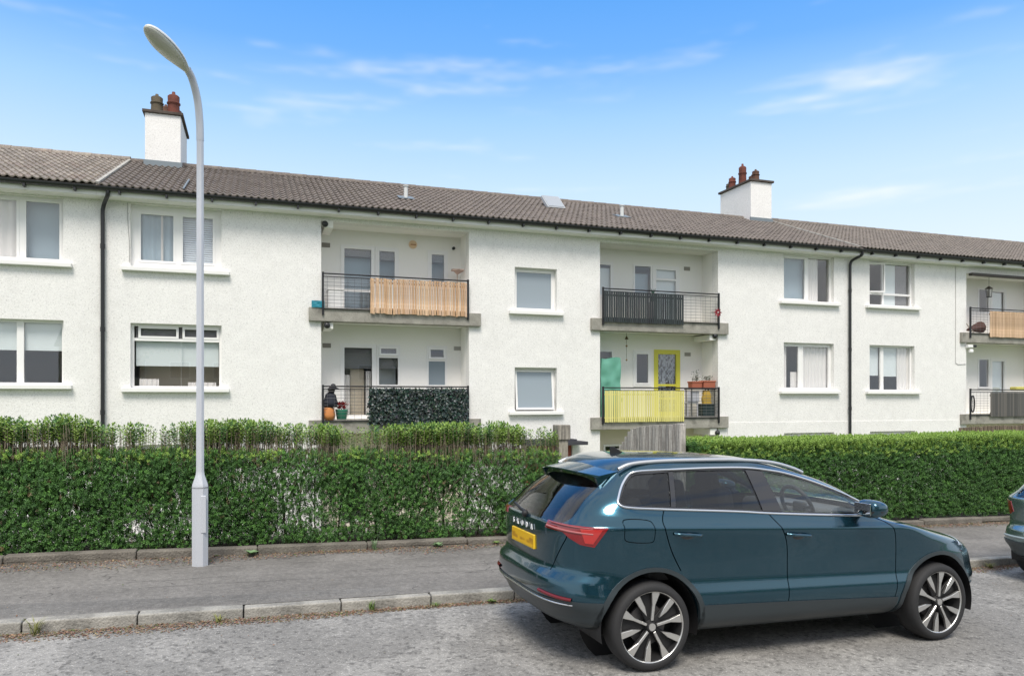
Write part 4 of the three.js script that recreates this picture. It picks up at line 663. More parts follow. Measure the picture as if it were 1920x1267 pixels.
// ---------------------------------------------------------------- things kept on the balconies
const onBalc = (u, y, d) => [u, y, -FACE - d];
{ // artificial ivy screen tied along the lower left railing
  const s = thing('ivy_screen', 'dark artificial ivy screen covering the lower left balcony railing', 'screen');
  mesh('backing', bx(2.54, 5.0, 1.285, 2.12, -FACE + 0.178, -FACE + 0.184), std([0.015, 0.022, 0.02], 0.9), s);
  const out = []; leafTris(out, V(0, 0, 0), V(0, -1, 0.35).normalize(), V(1, 0, 0), 0.075, 0.032, 0.35); const g = new THREE.BufferGeometry(); g.setAttribute('position', new THREE.Float32BufferAttribute(out, 3)); g.computeVertexNormals();
  const li = []; for (let k = 0; k < 3400; k++) { const t = rnd(), c = t < 0.78 ? [rr(0.012, 0.035), rr(0.028, 0.06), rr(0.028, 0.045)] : t < 0.93 ? [0.06, 0.09, 0.085] : [0.16, 0.18, 0.19]; const y = rr(1.30, 2.16) + 0.02 * Math.sin(k); li.push({ p: [rr(2.54, 5.0), y, -FACE + 0.185 + rr(0, 0.05)], r: [rr(-0.6, 0.6), rr(-0.9, 0.9), rr(-1.2, 1.2)], s: rr(0.6, 1.2), c }); }
  scatter('ivy_leaves', g, std([1, 1, 1], 0.42), s, li);
}
{ const t = thing('garden_gnome', 'dark figure over an orange pot in the left corner of the lower left balcony', 'figure');
  const lat = (pr, u, y, d, m, n) => { const g = new THREE.LatheGeometry(pr.map((p) => new THREE.Vector2(...p)), 16); g.translate(...onBalc(u, y, d)); return mesh(n, boxUV(g), m, t); };
  lat([[0.001, 0], [0.13, 0], [0.15, 0.12], [0.12, 0.28], [0.10, 0.3], [0.001, 0.3]], 1.62, 1.39, -0.02, std([0.52, 0.20, 0.06], 0.7), 'pot');
  lat([[0.001, 0], [0.16, 0.0], [0.17, 0.12], [0.12, 0.3], [0.06, 0.36], [0.001, 0.36]], 1.66, 1.69, 0.02, std([0.015, 0.018, 0.03], 0.8), 'coat');
  lat([[0.001, 0], [0.07, 0.01], [0.085, 0.07], [0.06, 0.14], [0.001, 0.16]], 1.68, 2.03, 0.0, std([0.06, 0.045, 0.05], 0.8), 'head');
  lat([[0.001, 0], [0.15, 0.0], [0.14, 0.02], [0.07, 0.05], [0.05, 0.12], [0.001, 0.14]], 1.72, 2.12, 0.0, std([0.03, 0.03, 0.035], 0.8), 'hat'); }
{ const t = thing('flower_pot', 'green pot with red flowers behind the lower left balcony mesh', 'flower pot'); const g = new THREE.LatheGeometry([[0.001, 0], [0.11, 0], [0.15, 0.24], [0.155, 0.26], [0.13, 0.26], [0.001, 0.22]].map((p) => new THREE.Vector2(...p)), 18); g.translate(...onBalc(1.93, 1.375, 0.12)); mesh('pot', boxUV(g), std([0.03, 0.22, 0.14], 0.5), t);
  const out = []; for (let k = 0; k < 46; k++) { const a = rr(0, 6.28), d = V(Math.cos(a), rr(0.4, 2.2), Math.sin(a)).normalize(); leafTris(out, V(1.93 + rr(-0.08, 0.08), 1.62 + rr(0, 0.12), -FACE - 0.12 + rr(-0.06, 0.06)), d, V(0, 1, 0).cross(d).normalize(), rr(0.08, 0.2), 0.03, 0.3); } const fg = new THREE.BufferGeometry(); fg.setAttribute('position', new THREE.Float32BufferAttribute(out, 3)); fg.computeVertexNormals(); mesh('flowers', boxUV(fg), std([0.42, 0.03, 0.035], 0.6), t); }
{ const c = thing('storage_cabinet', 'small white cabinet standing at the left end of the upper left balcony', 'cabinet'); mesh('body', rbx(1.62, 1.98, 4.045, 4.52, -FACE - 0.55, -FACE - 0.2, 0.012), M.white, c); mesh('top', rbx(1.60, 2.0, 4.52, 4.56, -FACE - 0.57, -FACE - 0.18, 0.01), M.white, c); mesh('door', rbx(1.65, 1.95, 4.08, 4.49, -FACE - 0.2, -FACE - 0.185, 0.006), M.white, c); }
{ const c = thing('bird_table', 'little roofed bird table at the right end of the upper left balcony', 'bird table'); mesh('pole', rod(onBalc(4.9, 4.045, 0.45), onBalc(4.9, 5.1, 0.45), 0.015), std([0.45, 0.36, 0.3], 0.8), c); const g = new THREE.ConeGeometry(0.17, 0.13, 4); g.rotateX(Math.PI); g.rotateZ(-0.12); g.translate(...onBalc(4.9, 5.16, 0.45)); mesh('dish', boxUV(g), std([0.50, 0.36, 0.31], 0.8), c); mesh('rim', rbx(4.76, 5.05, 5.2, 5.235, -FACE - 0.58, -FACE - 0.32, 0.008), std([0.55, 0.42, 0.36], 0.8), c); }
{ const c = mesh('blue_tarpaulin', [(() => { const g = new THREE.PlaneGeometry(0.3, 0.16, 12, 8); const p = g.attributes.position; for (let i = 0; i < p.count; i++) p.setZ(i, 0.025 * vnoise(p.getX(i) * 20 + 40, p.getY(i) * 20 + 40, 512, 3)); g.computeVertexNormals(); g.translate(1.36, 4.13, -FACE + 0.112); return g; })()], std([0.02, 0.22, 0.30], 0.5), scene); tag(c, 'scrap of blue sheeting at the left end of the upper left balcony slab', 'sheet'); }
{ // green tarpaulin over something tall
  const g = new THREE.BoxGeometry(0.62, 1.72, 0.5, 14, 26, 10), p = g.attributes.position; for (let i = 0; i < p.count; i++) { const x = p.getX(i), y = p.getY(i), z = p.getZ(i), t = (y + 0.86) / 1.72, f = 0.02 * Math.sin(x * 14 + y * 7) * (1 - t * 0.6) + 0.04 * (vnoise(x * 9 + 40, y * 6 + 40, 512, 8) - 0.5); p.setXYZ(i, x * (1.0 - 0.06 * t) + f * 0.4, y + (t > 0.95 ? 0.03 * Math.sin(x * 9) : 0), z + Math.sign(z) * f); } g.computeVertexNormals(); g.translate(9.18, 1.39 + 0.86, -FACE - 0.42); const m = mesh('green_tarpaulin', boxUV(toCreasedNormals(g, 1.2)), std([0.13, 0.36, 0.27], 0.42), scene); m.scale.y = 0.94; m.position.y = 0.085; tag(m, 'green tarpaulin draped over something tall on the yellow balcony', 'tarpaulin');
}
{ const t = thing('wind_chime', 'hanging wind chime under the soffit of the yellow balcony', 'wind chime'); const u = 9.72, z = -FACE - 0.3; mesh('cord', rod([u, 3.72, z], [u, 2.95, z], 0.005, 5), stemMat, t); const g = new THREE.ConeGeometry(0.055, 0.11, 12); g.translate(u, 3.6, z); mesh('bell', boxUV(g), std([0.10, 0.07, 0.03], 0.5, { metalness: 0.5 }), t); const s = new THREE.SphereGeometry(0.03, 10, 8); s.translate(u, 3.36, z); mesh('bead', boxUV(s), std([0.25, 0.16, 0.06], 0.6), t); const s2 = new THREE.SphereGeometry(0.026, 10, 8); s2.translate(u, 2.97, z); mesh('bead', boxUV(s2), std([0.2, 0.14, 0.06], 0.6), t); }
function plantTrough(u0, u1, y, d, label, tall) {
  const t = thing('plant_trough', label, 'planter', 'terracotta planters on the yellow balcony'); const tm = std([0.42, 0.13, 0.075], 0.75);
  const s = new THREE.Shape([[-0.10, 0], [0.10, 0], [0.125, 0.17], [-0.125, 0.17]].map((p) => new THREE.Vector2(...p))); const g = new THREE.ExtrudeGeometry(s, { depth: u1 - u0, bevelEnabled: true, bevelSize: 0.008, bevelThickness: 0.008, bevelSegments: 2 }); g.rotateY(Math.PI / 2); g.translate(u0, y, -FACE - d); mesh('trough', boxUV(g), tm, t); mesh('rim', rbx(u0 - 0.025, u1 + 0.025, y + 0.155, y + 0.19, -FACE - d - 0.145, -FACE - d + 0.145, 0.012), tm, t);
  const out = [], n = 26; for (let k = 0; k < n; k++) { const u = rr(u0 + 0.03, u1 - 0.03), hh = rr(0.08, tall), b = V(u, y + 0.17, -FACE - d + rr(-0.08, 0.08)); for (let q = 0; q < 5; q++) { const a = rr(0, 6.28), dd = V(Math.cos(a) * 0.7, rr(0.2, 1.2), Math.sin(a) * 0.7).normalize(); leafTris(out, b.clone().add(V(0, hh * q / 5, 0)), dd, V(0, 1, 0).cross(dd).normalize(), rr(0.03, 0.075), 0.012, 0.3); } } const fg = new THREE.BufferGeometry(); fg.setAttribute('position', new THREE.Float32BufferAttribute(out, 3)); fg.computeVertexNormals(); mesh('plants', boxUV(fg), std([0.07, 0.09, 0.055], 0.8), t).userData.kind = 'stuff'; return t;
}
plantTrough(11.72, 12.02, 2.20, 0.22, 'smaller terracotta planter on the left, with tall dark stems, on the yellow balcony', 0.42);
plantTrough(12.06, 12.42, 2.22, 0.16, 'wide terracotta planter in the right corner of the yellow balcony', 0.2);
{ const t = thing('plant_stand', 'dark metal stand under the terracotta planters', 'stand'); mesh('shelf', rbx(11.62, 12.45, 2.16, 2.195, -FACE - 0.4, -FACE - 0.02, 0.005), ironMat, t); for (const u of [11.66, 12.41]) for (const d of [0.06, 0.36]) mesh('leg', rod(onBalc(u, 1.39, d), onBalc(u, 2.16, d), 0.014), ironMat, t); }
{ const t = thing('gas_heater', 'pale grey plastic tub chair stacked behind the wire at the yellow balcony', 'chair'); t.name = 'plastic_chair'; const pm = std([0.50, 0.50, 0.55], 0.5); mesh('seat', rbx(11.55, 11.92, 1.76, 1.80, -FACE - 0.5, -FACE - 0.12, 0.015), pm, t); mesh('backrest', rbx(11.56, 11.94, 1.80, 2.10, -FACE - 0.14, -FACE - 0.10, 0.015), pm, t); for (const [u, d] of [[11.58, 0.14], [11.9, 0.14], [11.58, 0.47], [11.9, 0.47]]) mesh('leg', rod(onBalc(u, 1.39, d), onBalc(u, 1.77, d), 0.018), pm, t); }
{ const t = thing('yellow_jacket', 'yellow bag hanging behind the wire of the yellow balcony', 'bag'); t.name = 'hanging_bag'; const g = new THREE.BoxGeometry(0.26, 0.42, 0.1, 8, 12, 4), p = g.attributes.position; for (let i = 0; i < p.count; i++) { const y = p.getY(i); p.setX(i, p.getX(i) * (1 - 0.35 * smooth(0, 0.21, y)) + 0.012 * Math.sin(y * 30)); } g.computeVertexNormals(); g.translate(...onBalc(12.17, 1.93, 0.1)); mesh('bag', boxUV(g), std([0.56, 0.36, 0.06], 0.6), t); mesh('strap', tube([onBalc(12.1, 2.12, 0.1), onBalc(12.17, 2.17, 0.08), onBalc(12.24, 2.12, 0.1)], 0.008, 12, 6), std([0.4, 0.25, 0.04], 0.7), t); }
{ const t = thing('storage_crate', 'dark green crate on the floor in the right corner of the yellow balcony', 'crate'); mesh('crate', rbx(12.02, 12.42, 1.392, 1.72, -FACE - 0.36, -FACE - 0.05, 0.015), std([0.012, 0.028, 0.028], 0.6), t); mesh('lid', rbx(12.01, 12.43, 1.72, 1.75, -FACE - 0.37, -FACE - 0.04, 0.01), std([0.016, 0.034, 0.034], 0.6), t); }
{ // toy windmill tied to the end post of the black balcony
  const t = thing('garden_windmill', 'small dark red windmill on the end post of the black slatted balcony', 'windmill'); const c = V(12.36, 4.34, -FACE + 0.17); const out = []; for (let k = 0; k < 8; k++) { const a = k * Math.PI / 4, d = V(Math.cos(a), Math.sin(a), 0.1).normalize(); leafTris(out, c.clone(), d, V(-Math.sin(a), Math.cos(a), 0.3).normalize(), 0.14, 0.035, 0.4); } const g = new THREE.BufferGeometry(); g.setAttribute('position', new THREE.Float32BufferAttribute(out, 3)); g.computeVertexNormals(); mesh('sails', boxUV(g), std([0.26, 0.015, 0.03], 0.5), t); const s = new THREE.SphereGeometry(0.025, 12, 8); s.translate(c.x, c.y, c.z + 0.02); mesh('hub', boxUV(s), std([0.6, 0.5, 0.5], 0.5), t); mesh('stick', rod(V(12.36, 4.07, -FACE + 0.16), c, 0.008), stemMat, t); mesh('crossbar', rod([12.16, 4.34, -FACE + 0.165], [12.36, 4.34, -FACE + 0.165], 0.008), ironMat, t); }
{ const t = thing('potted_plant', 'small dark green potted plant on the black slatted balcony by the narrow window', 'plant'); const g = new THREE.LatheGeometry([[0.001, 0], [0.08, 0], [0.11, 0.2], [0.001, 0.2]].map((p) => new THREE.Vector2(...p)), 14); g.translate(...onBalc(10.55, 4.62, 0.3)); mesh('pot', boxUV(g), std([0.10, 0.16, 0.13], 0.6), t); const out = []; for (let k = 0; k < 16; k++) { const a = rr(0, 6.28), d = V(Math.cos(a) * 0.6, 1.2, Math.sin(a) * 0.6).normalize(); leafTris(out, V(...onBalc(10.55, 4.8, 0.3)), d, V(0, 1, 0).cross(d).normalize(), rr(0.12, 0.24), 0.02, 0.4); } const fg = new THREE.BufferGeometry(); fg.setAttribute('position', new THREE.Float32BufferAttribute(out, 3)); fg.computeVertexNormals(); mesh('leaves', boxUV(fg), std([0.05, 0.12, 0.09], 0.6), t); mesh('stand', rbx(10.45, 10.65, 4.04, 4.62, -FACE - 0.4, -FACE - 0.2, 0.01), std([0.4, 0.4, 0.4], 0.7), t); }
// right-hand balconies
{ const t = thing('parasol', 'folded dark brown parasol leaning on the upper balcony at the right edge', 'parasol'); const g = new THREE.ConeGeometry(0.2, 0.75, 10, 4); const p = g.attributes.position; for (let i = 0; i < p.count; i++) { const a = Math.atan2(p.getZ(i), p.getX(i)), k = 1 + 0.25 * Math.cos(a * 5); p.setX(i, p.getX(i) * k); p.setZ(i, p.getZ(i) * k); } g.computeVertexNormals(); g.rotateZ(1.75); g.translate(22.55, 4.22, -FACE - 0.2); mesh('canopy', boxUV(g), std([0.11, 0.055, 0.045], 0.8), t); mesh('pole', rod([22.1, 4.42, -FACE - 0.1], [22.62, 4.06, -FACE - 0.18], 0.02), std([0.7, 0.62, 0.55], 0.6), t); }
{ const t = thing('hanging_lantern', 'metal lantern hanging from the soffit of the upper balcony at the right edge', 'lantern'); const u = 23.55, z = -FACE - 0.4; mesh('chain', rod([u, 6.02, z], [u, 5.72, z], 0.006, 5), ironMat, t); const c = new THREE.ConeGeometry(0.13, 0.1, 8); c.translate(u, 5.68, z); mesh('roof', boxUV(c), std([0.06, 0.05, 0.04], 0.6), t); for (let k = 0; k < 4; k++) { const a = k * Math.PI / 2 + 0.78; mesh('bar', rod([u + 0.09 * Math.cos(a), 5.63, z + 0.09 * Math.sin(a)], [u + 0.07 * Math.cos(a), 5.35, z + 0.07 * Math.sin(a)], 0.008, 6), ironMat, t); } const b = new THREE.CylinderGeometry(0.085, 0.085, 0.02, 8); b.translate(u, 5.35, z); mesh('base', boxUV(b), ironMat, t); }
{ const t = thing('bicycle_wheel', 'bicycle wheel standing behind the wire on the lower balcony at the right edge', 'wheel'); const c = V(22.5, 1.72, -FACE - 0.15); const g = new THREE.TorusGeometry(0.27, 0.022, 8, 36); g.rotateY(0.5); g.translate(c.x, c.y, c.z); mesh('tyre', boxUV(g), std([0.02, 0.02, 0.022], 0.8), t); for (let k = 0; k < 8; k++) { const a = k * Math.PI / 8; const d = V(Math.cos(a) * Math.cos(0.5), Math.sin(a), -Math.cos(a) * Math.sin(0.5)).multiplyScalar(0.26); mesh('spoke', rod(c.clone().sub(d), c.clone().add(d), 0.003, 4), std([0.4, 0.4, 0.4], 0.4, { metalness: 0.8 }), t); } }
{ const c = rbx(24.3, 25.4, 2.17, 2.30, -FACE - 0.25, -FACE + 0.02, 0.04), m = mesh('folded_blanket', c, std([0.50, 0.46, 0.12], 0.9), scene); tag(m, 'yellowish folded blanket lying over the lower balcony rail at the right edge', 'blanket'); }
// ---------------------------------------------------------------- cars
// car space: x from the tail forward, y up, z towards the near (right-hand) side
function table(rows) {                                               // smooth monotone curve through points
  const n = rows.length, x = rows.map((r) => r[0]), y = rows.map((r) => r[1]), d = [], m = [];
  for (let i = 0; i < n - 1; i++) d.push((y[i + 1] - y[i]) / (x[i + 1] - x[i]));
  m.push(d[0]); for (let i = 1; i < n - 1; i++) m.push(d[i - 1] * d[i] <= 0 ? 0 : 2 / (1 / d[i - 1] + 1 / d[i])); m.push(d[n - 2]);
  return (v) => { if (v <= x[0]) return y[0]; if (v >= x[n - 1]) return y[n - 1]; let i = 0; while (v > x[i + 1]) i++; const h = x[i + 1] - x[i], t = (v - x[i]) / h, t2 = t * t, t3 = t2 * t; return (2 * t3 - 3 * t2 + 1) * y[i] + (t3 - 2 * t2 + t) * h * m[i] + (-2 * t3 + 3 * t2) * y[i + 1] + (t3 - t2) * h * m[i + 1]; };
}
const CB = table([[0.22, 0.70], [0.26, 0.78], [0.32, 0.83], [0.4, 0.852], [0.46, 0.862], [0.50, 0.861], [0.56, 0.846], [0.60, 0.841], [0.70, 0.843], [0.79, 0.850], [0.87, 0.860], [0.945, 0.869], [0.958, 0.868], [0.968, 0.860], [1.0, 0.832], [1.04, 0.806], [1.1, 0.785], [1.2, 0.742], [1.3, 0.69], [1.36, 0.655], [1.395, 0.622], [1.43, 0.57], [1.452, 0.51], [1.466, 0.40], [1.476, 0.25], [1.48, 0.08]]);
const CR = table([[0.22, 0.5], [0.26, 0.42], [0.32, 0.27], [0.38, 0.235], [0.45, 0.18], [0.52, 0.165], [0.585, 0.167], [0.60, 0.178], [0.625, 0.215], [0.66, 0.225], [0.75, 0.222], [0.88, 0.218], [0.935, 0.225], [0.965, 0.25], [1.0, 0.285], [1.1, 0.385], [1.2, 0.485], [1.3, 0.59], [1.36, 0.66], [1.395, 0.70], [1.43, 0.76], [1.452, 0.84], [1.466, 0.96], [1.476, 1.12], [1.48, 1.3]]);
const CF = table([[0.22, 4.0], [0.28, 4.16], [0.38, 4.27], [0.5, 4.31], [0.62, 4.30], [0.72, 4.27], [0.79, 4.19], [0.83, 4.09], [0.86, 3.96], [0.90, 3.74], [0.94, 3.53], [0.98, 3.32], [1.02, 3.14], [1.05, 3.11], [1.1, 3.04], [1.16, 2.92], [1.22, 2.79], [1.28, 2.63], [1.34, 2.43], [1.38, 2.29], [1.42, 2.13], [1.452, 1.96], [1.466, 1.81], [1.476, 1.62], [1.48, 1.45]]);
const wedge = (x, y) => -0.03 * (x - 2) * smooth(0.3, 0.8, y) * (1 - smooth(1.08, 1.34, y));
const LR = (y, xr, xf) => Math.min(lerp(0.70, 0.60, smooth(0.95, 1.2, y)), 0.45 * (xf - xr)), LF = (y, xr, xf) => Math.min(lerp(1.0, 0.34, smooth(0.78, 0.98, y)), 0.45 * (xf - xr));
const NR = 3.7, NF = 2.7;
function sideZ(x, yw, off = 0) {                                      // half-width of the body at a point of its side
  let y = yw; for (let k = 0; k < 5; k++) y = yw - wedge(x, y);
  const b = CB(y) + off, xr = CR(y) - off, xf = CF(y) + off, lr = LR(y, xr, xf), lf = LF(y, xr, xf);
  if (x < xr + lr) return b * Math.pow(Math.max(0, 1 - Math.pow(clamp((xr + lr - x) / lr, 0, 1), NR)), 1 / NR);
  if (x > xf - lf) return b * Math.pow(Math.max(0, 1 - Math.pow(clamp((x - xf + lf) / lf, 0, 1), NF)), 1 / NF);
  return b;
}
function rearX(yw, z, off = 0) { let y = yw; for (let k = 0; k < 4; k++) y = yw - wedge(0.25, y); const b = CB(y) + off, xr = CR(y) - off, xf = CF(y) + off, lr = LR(y, xr, xf); return xr + lr * (1 - Math.pow(Math.max(0, 1 - Math.pow(clamp(Math.abs(z) / b, 0, 1), NR)), 1 / NR)); }
function bodyBrush(off, y0 = 0.22, y1 = 1.48) {
  const ys = []; const put = (a, b, n) => { for (let k = 0; k < n; k++) ys.push(lerp(a, b, k / n)); };
  if (y0 < 0.5) { put(y0, 0.36, 6); put(0.36, 0.93, 24); } else put(y0, 0.93, 14);
  put(0.93, 1.03, 14); put(1.03, 1.36, 18); put(1.36, 1.44, 10); for (let k = 0; k <= 10; k++) ys.push(lerp(1.44, y1, 1 - Math.pow(1 - k / 10, 2)));
  const nq = 24, ns = 30, ring = [];
  const half = []; for (let k = 0; k < nq; k++) half.push(['r', k / nq]); for (let k = 0; k < ns; k++) half.push(['s', k / ns]); for (let k = 0; k <= nq; k++) half.push(['f', k / nq]);
  const pos = [], M2 = half.length * 2 - 2, pt = (y, h, sgn) => {
    const b = Math.max(0.03, CB(y) + off), xr = CR(y) - off, xf = CF(y) + off, lr = LR(y, xr, xf), lf = LF(y, xr, xf); let x, z;
    if (h[0] === 'r') { const t = h[1] * Math.PI / 2; x = xr + lr * (1 - Math.pow(Math.cos(t), 2 / NR)); z = b * Math.pow(Math.sin(t), 2 / NR); }
    else if (h[0] === 's') { x = lerp(xr + lr, xf - lf, h[1]); z = b; }
    else { const t = h[1] * Math.PI / 2; x = xf - lf * (1 - Math.pow(Math.sin(t), 2 / NF)); z = b * Math.pow(Math.max(0, Math.cos(t)), 2 / NF); }
    pos.push(x, y + wedge(x, y) + (y > 1.2 ? off * smooth(1.3, 1.46, y) : 0) - (y < 0.4 && y0 < 0.4 ? off * (1 - smooth(0.22, 0.4, y)) : 0), z * sgn); };
  for (const y of ys) { for (let k = 0; k < half.length; k++) pt(y, half[k], 1); for (let k = half.length - 2; k > 0; k--) pt(y, half[k], -1); }
  const idx = [], R = ys.length; for (let j = 0; j < R - 1; j++) for (let k = 0; k < M2; k++) { const a = j * M2 + k, b = j * M2 + (k + 1) % M2, c = a + M2, d = b + M2; idx.push(a, b, c, b, d, c); }
  const nV = pos.length / 3; pos.push(2, ys[0] - 0.0, 0); const top = [(R - 1) * M2, (R - 1) * M2 + half.length - 1]; pos.push(1.36, pos[top[0] * 3 + 1], 0);
  for (let k = 0; k < M2; k++) { idx.push(nV, (k + 1) % M2, k); idx.push(nV + 1, (R - 1) * M2 + k, (R - 1) * M2 + (k + 1) % M2); }
  const g = new THREE.BufferGeometry(); g.setAttribute('position', new THREE.Float32BufferAttribute(pos, 3)); g.setIndex(idx); g.computeVertexNormals();
  g.setAttribute('uv', new THREE.Float32BufferAttribute(new Float32Array(pos.length / 3 * 2), 2));
  const br = new Brush(g); br.updateMatrixWorld(); return br;
}
const ev = new Evaluator(); ev.attributes = ['position', 'normal', 'uv']; ev.useGroups = false;
const cut = (a, b) => ev.evaluate(a, b, SUBTRACTION), both = (a, b) => ev.evaluate(a, b, INTERSECTION);
function prism(pts, z0, z1, turn) {                                    // side-view outline pushed across the car; turn: 'rear' means (z, y) outline pushed along x
  const s = new THREE.Shape(pts.map((p) => new THREE.Vector2(...p))), g = new THREE.ExtrudeGeometry(s, { depth: z1 - z0, bevelEnabled: false }); g.translate(0, 0, z0);
  if (turn === 'rear') g.rotateY(-Math.PI / 2).scale(-1, 1, 1), flip(g); else if (typeof turn === 'number') g.rotateY(turn);
  const br = new Brush(mergeVertices(g)); br.updateMatrixWorld(); return br;
}
function flip(g) { const p = g.index ? g.index.array : null; const q = g.toNonIndexed ? g : g; if (p) { for (let i = 0; i < p.length; i += 3) { const t = p[i]; p[i] = p[i + 1]; p[i + 1] = t; } } else for (const k of Object.keys(q.attributes)) { const a = q.attributes[k], n = a.itemSize; for (let i = 0; i < a.count; i += 3) for (let c = 0; c < n; c++) { const t = a.array[i * n + c]; a.array[i * n + c] = a.array[(i + 1) * n + c]; a.array[(i + 1) * n + c] = t; } } g.computeVertexNormals(); }
function ribbon(pts, wd, z0, z1) {                                      // narrow strip following a line, as a cutter
  const c = new THREE.CatmullRomCurve3(pts.map((p) => V(p[0], p[1], 0)), false, 'centripetal').getPoints(pts.length * 6), L = [], Rr = [];
  c.forEach((p, i) => { const a = c[Math.max(0, i - 1)], b = c[Math.min(c.length - 1, i + 1)], t = b.clone().sub(a).normalize(); L.push([p.x - t.y * wd / 2, p.y + t.x * wd / 2]); Rr.push([p.x + t.y * wd / 2, p.y - t.x * wd / 2]); });
  return prism([...L, ...Rr.reverse()], z0, z1);
}
function clipLine(poly, a, b, keepLeft) {                               // keep the part of a polygon on one side of a line
  const side = (p) => ((b[0] - a[0]) * (p[1] - a[1]) - (b[1] - a[1]) * (p[0] - a[0])) * (keepLeft ? 1 : -1), out = [];
  poly.forEach((p, i) => { const q = poly[(i + 1) % poly.length], sp = side(p), sq = side(q); if (sp >= 0) out.push(p); if (sp * sq < 0) { const t = sp / (sp - sq); out.push([lerp(p[0], q[0], t), lerp(p[1], q[1], t)]); } }); return out;
}
function inset(poly, d) { const n = poly.length; let A = 0; poly.forEach((p, i) => { const q = poly[(i + 1) % n]; A += p[0] * q[1] - q[0] * p[1]; }); const s = A > 0 ? 1 : -1; return poly.map((p, i) => { const a = poly[(i + n - 1) % n], b = poly[(i + 1) % n]; const e1 = [p[0] - a[0], p[1] - a[1]], e2 = [b[0] - p[0], b[1] - p[1]], l1 = Math.hypot(...e1), l2 = Math.hypot(...e2), n1 = [-e1[1] / l1 * s, e1[0] / l1 * s], n2 = [-e2[1] / l2 * s, e2[0] / l2 * s]; const m = [n1[0] + n2[0], n1[1] + n2[1]], k = 2 * d / Math.max(0.5, m[0] * m[0] + m[1] * m[1]); return [p[0] + m[0] * k, p[1] + m[1] * k]; }); }
const onSide = (x, y, sgn = 1, off = 0) => V(x, y, sgn * (sideZ(x, y) + off));
const RW = [0.88, 0.300], FW = [3.515, 0.300], WR = 0.311;

function wheelPart(car, x, y, zc, sgn, steer, m) {
  const w = new THREE.Group(), tw = 0.205; void w;
  const pr = [[0.235, -tw / 2 + 0.01], [0.262, -tw / 2], [0.288, -tw / 2 + 0.004], [0.302, -tw / 2 + 0.022], [WR - 0.004, -tw / 2 + 0.045], [WR, -0.04], [WR, 0.04], [WR - 0.004, tw / 2 - 0.045], [0.302, tw / 2 - 0.022], [0.288, tw / 2 - 0.004], [0.262, tw / 2], [0.248, tw / 2 - 0.006], [0.235, tw / 2 - 0.02]];
  const tg = new THREE.LatheGeometry(pr.map((p) => new THREE.Vector2(...p)), 64); tg.rotateX(Math.PI / 2);
  const tyre = mesh('wheel', boxUV(tg), m.rubber, car); tyre.position.set(x, y, zc); tyre.rotation.y = steer + (sgn < 0 ? Math.PI : 0);
  const zf = tw / 2 - 0.012;
  const lip = new THREE.LatheGeometry([[0.236, -0.08], [0.238, -0.004], [0.246, 0.004], [0.249, 0.0], [0.248, -0.02]].map((p) => new THREE.Vector2(...p)), 64); lip.rotateX(Math.PI / 2); lip.translate(0, 0, zf); mesh('rim', boxUV(lip), m.alloy, tyre);
  const barrel = new THREE.CylinderGeometry(0.236, 0.215, 0.15, 48, 1, true); barrel.rotateX(Math.PI / 2); barrel.translate(0, 0, zf - 0.08); mesh('rim_barrel', boxUV(barrel), m.darkAlloy, tyre);
  const disc = new THREE.CylinderGeometry(0.145, 0.145, 0.02, 40); disc.rotateX(Math.PI / 2); disc.translate(0, 0, zf - 0.09); mesh('brake_disc', boxUV(disc), std([0.16, 0.15, 0.15], 0.5, { metalness: 0.6 }), tyre);
  const back = new THREE.CylinderGeometry(0.23, 0.23, 0.01, 40); back.rotateX(Math.PI / 2); back.translate(0, 0, zf - 0.13); mesh('backing_plate', boxUV(back), m.black, tyre);
  const ext = (pts, d, z) => { const g = new THREE.ExtrudeGeometry(new THREE.Shape(pts.map((p) => new THREE.Vector2(...p))), { depth: d, bevelEnabled: true, bevelSize: 0.0025, bevelThickness: 0.003, bevelSegments: 1 }); g.translate(0, 0, z); return g; };
  for (let k = 0; k < 5; k++) {
    const a0 = k * Math.PI * 0.4 + 0.22, rot = (p, a) => [p[0] * Math.cos(a) - p[1] * Math.sin(a), p[0] * Math.sin(a) + p[1] * Math.cos(a)];
    // dark web between the two blades of a pair
    mesh('spoke_web', boxUV(ext([[0.03, -0.02], [0.235, -0.075], [0.238, 0.075], [0.03, 0.02]].map((p) => rot(p, a0 + 0.30)), 0.012, zf - 0.055)), m.black, tyre);
    // long thin blade that flares at the rim
    mesh('spoke', boxUV(ext([[0.045, -0.007], [0.15, -0.009], [0.238, -0.038], [0.240, 0.020], [0.15, 0.007], [0.045, 0.007]].map((p) => rot(p, a0)), 0.016, zf - 0.024)), m.alloy, tyre);
    // short broad blade
    mesh('spoke', boxUV(ext([[0.088, -0.002], [0.15, -0.018], [0.238, -0.020], [0.239, 0.022], [0.16, 0.014]].map((p) => rot(p, a0 + 0.60)), 0.016, zf - 0.024)), m.alloy, tyre);
  }
  const hub = new THREE.CylinderGeometry(0.034, 0.044, 0.03, 24); hub.rotateX(Math.PI / 2); hub.translate(0, 0, zf - 0.02); const hb = mesh('hub', boxUV(hub), m.darkAlloy, tyre); const cap = new THREE.CylinderGeometry(0.026, 0.026, 0.008, 24); cap.rotateX(Math.PI / 2); cap.translate(0, 0, zf - 0.002); mesh('hub_cap', boxUV(cap), m.alloy, tyre);
  return tyre;
}
const DLO = [[0.72, 1.124], [0.668, 1.134], [0.648, 1.158], [0.664, 1.19], [0.735, 1.28], [0.81, 1.345], [0.855, 1.360], [1.12, 1.376], [1.50, 1.386], [1.80, 1.384], [1.97, 1.368], [2.12, 1.344], [2.37, 1.276], [2.62, 1.188], [2.84, 1.095], [2.92, 1.045], [2.90, 1.018], [2.7, 1.020], [1.87, 1.058], [1.63, 1.075], [0.95, 1.110]];

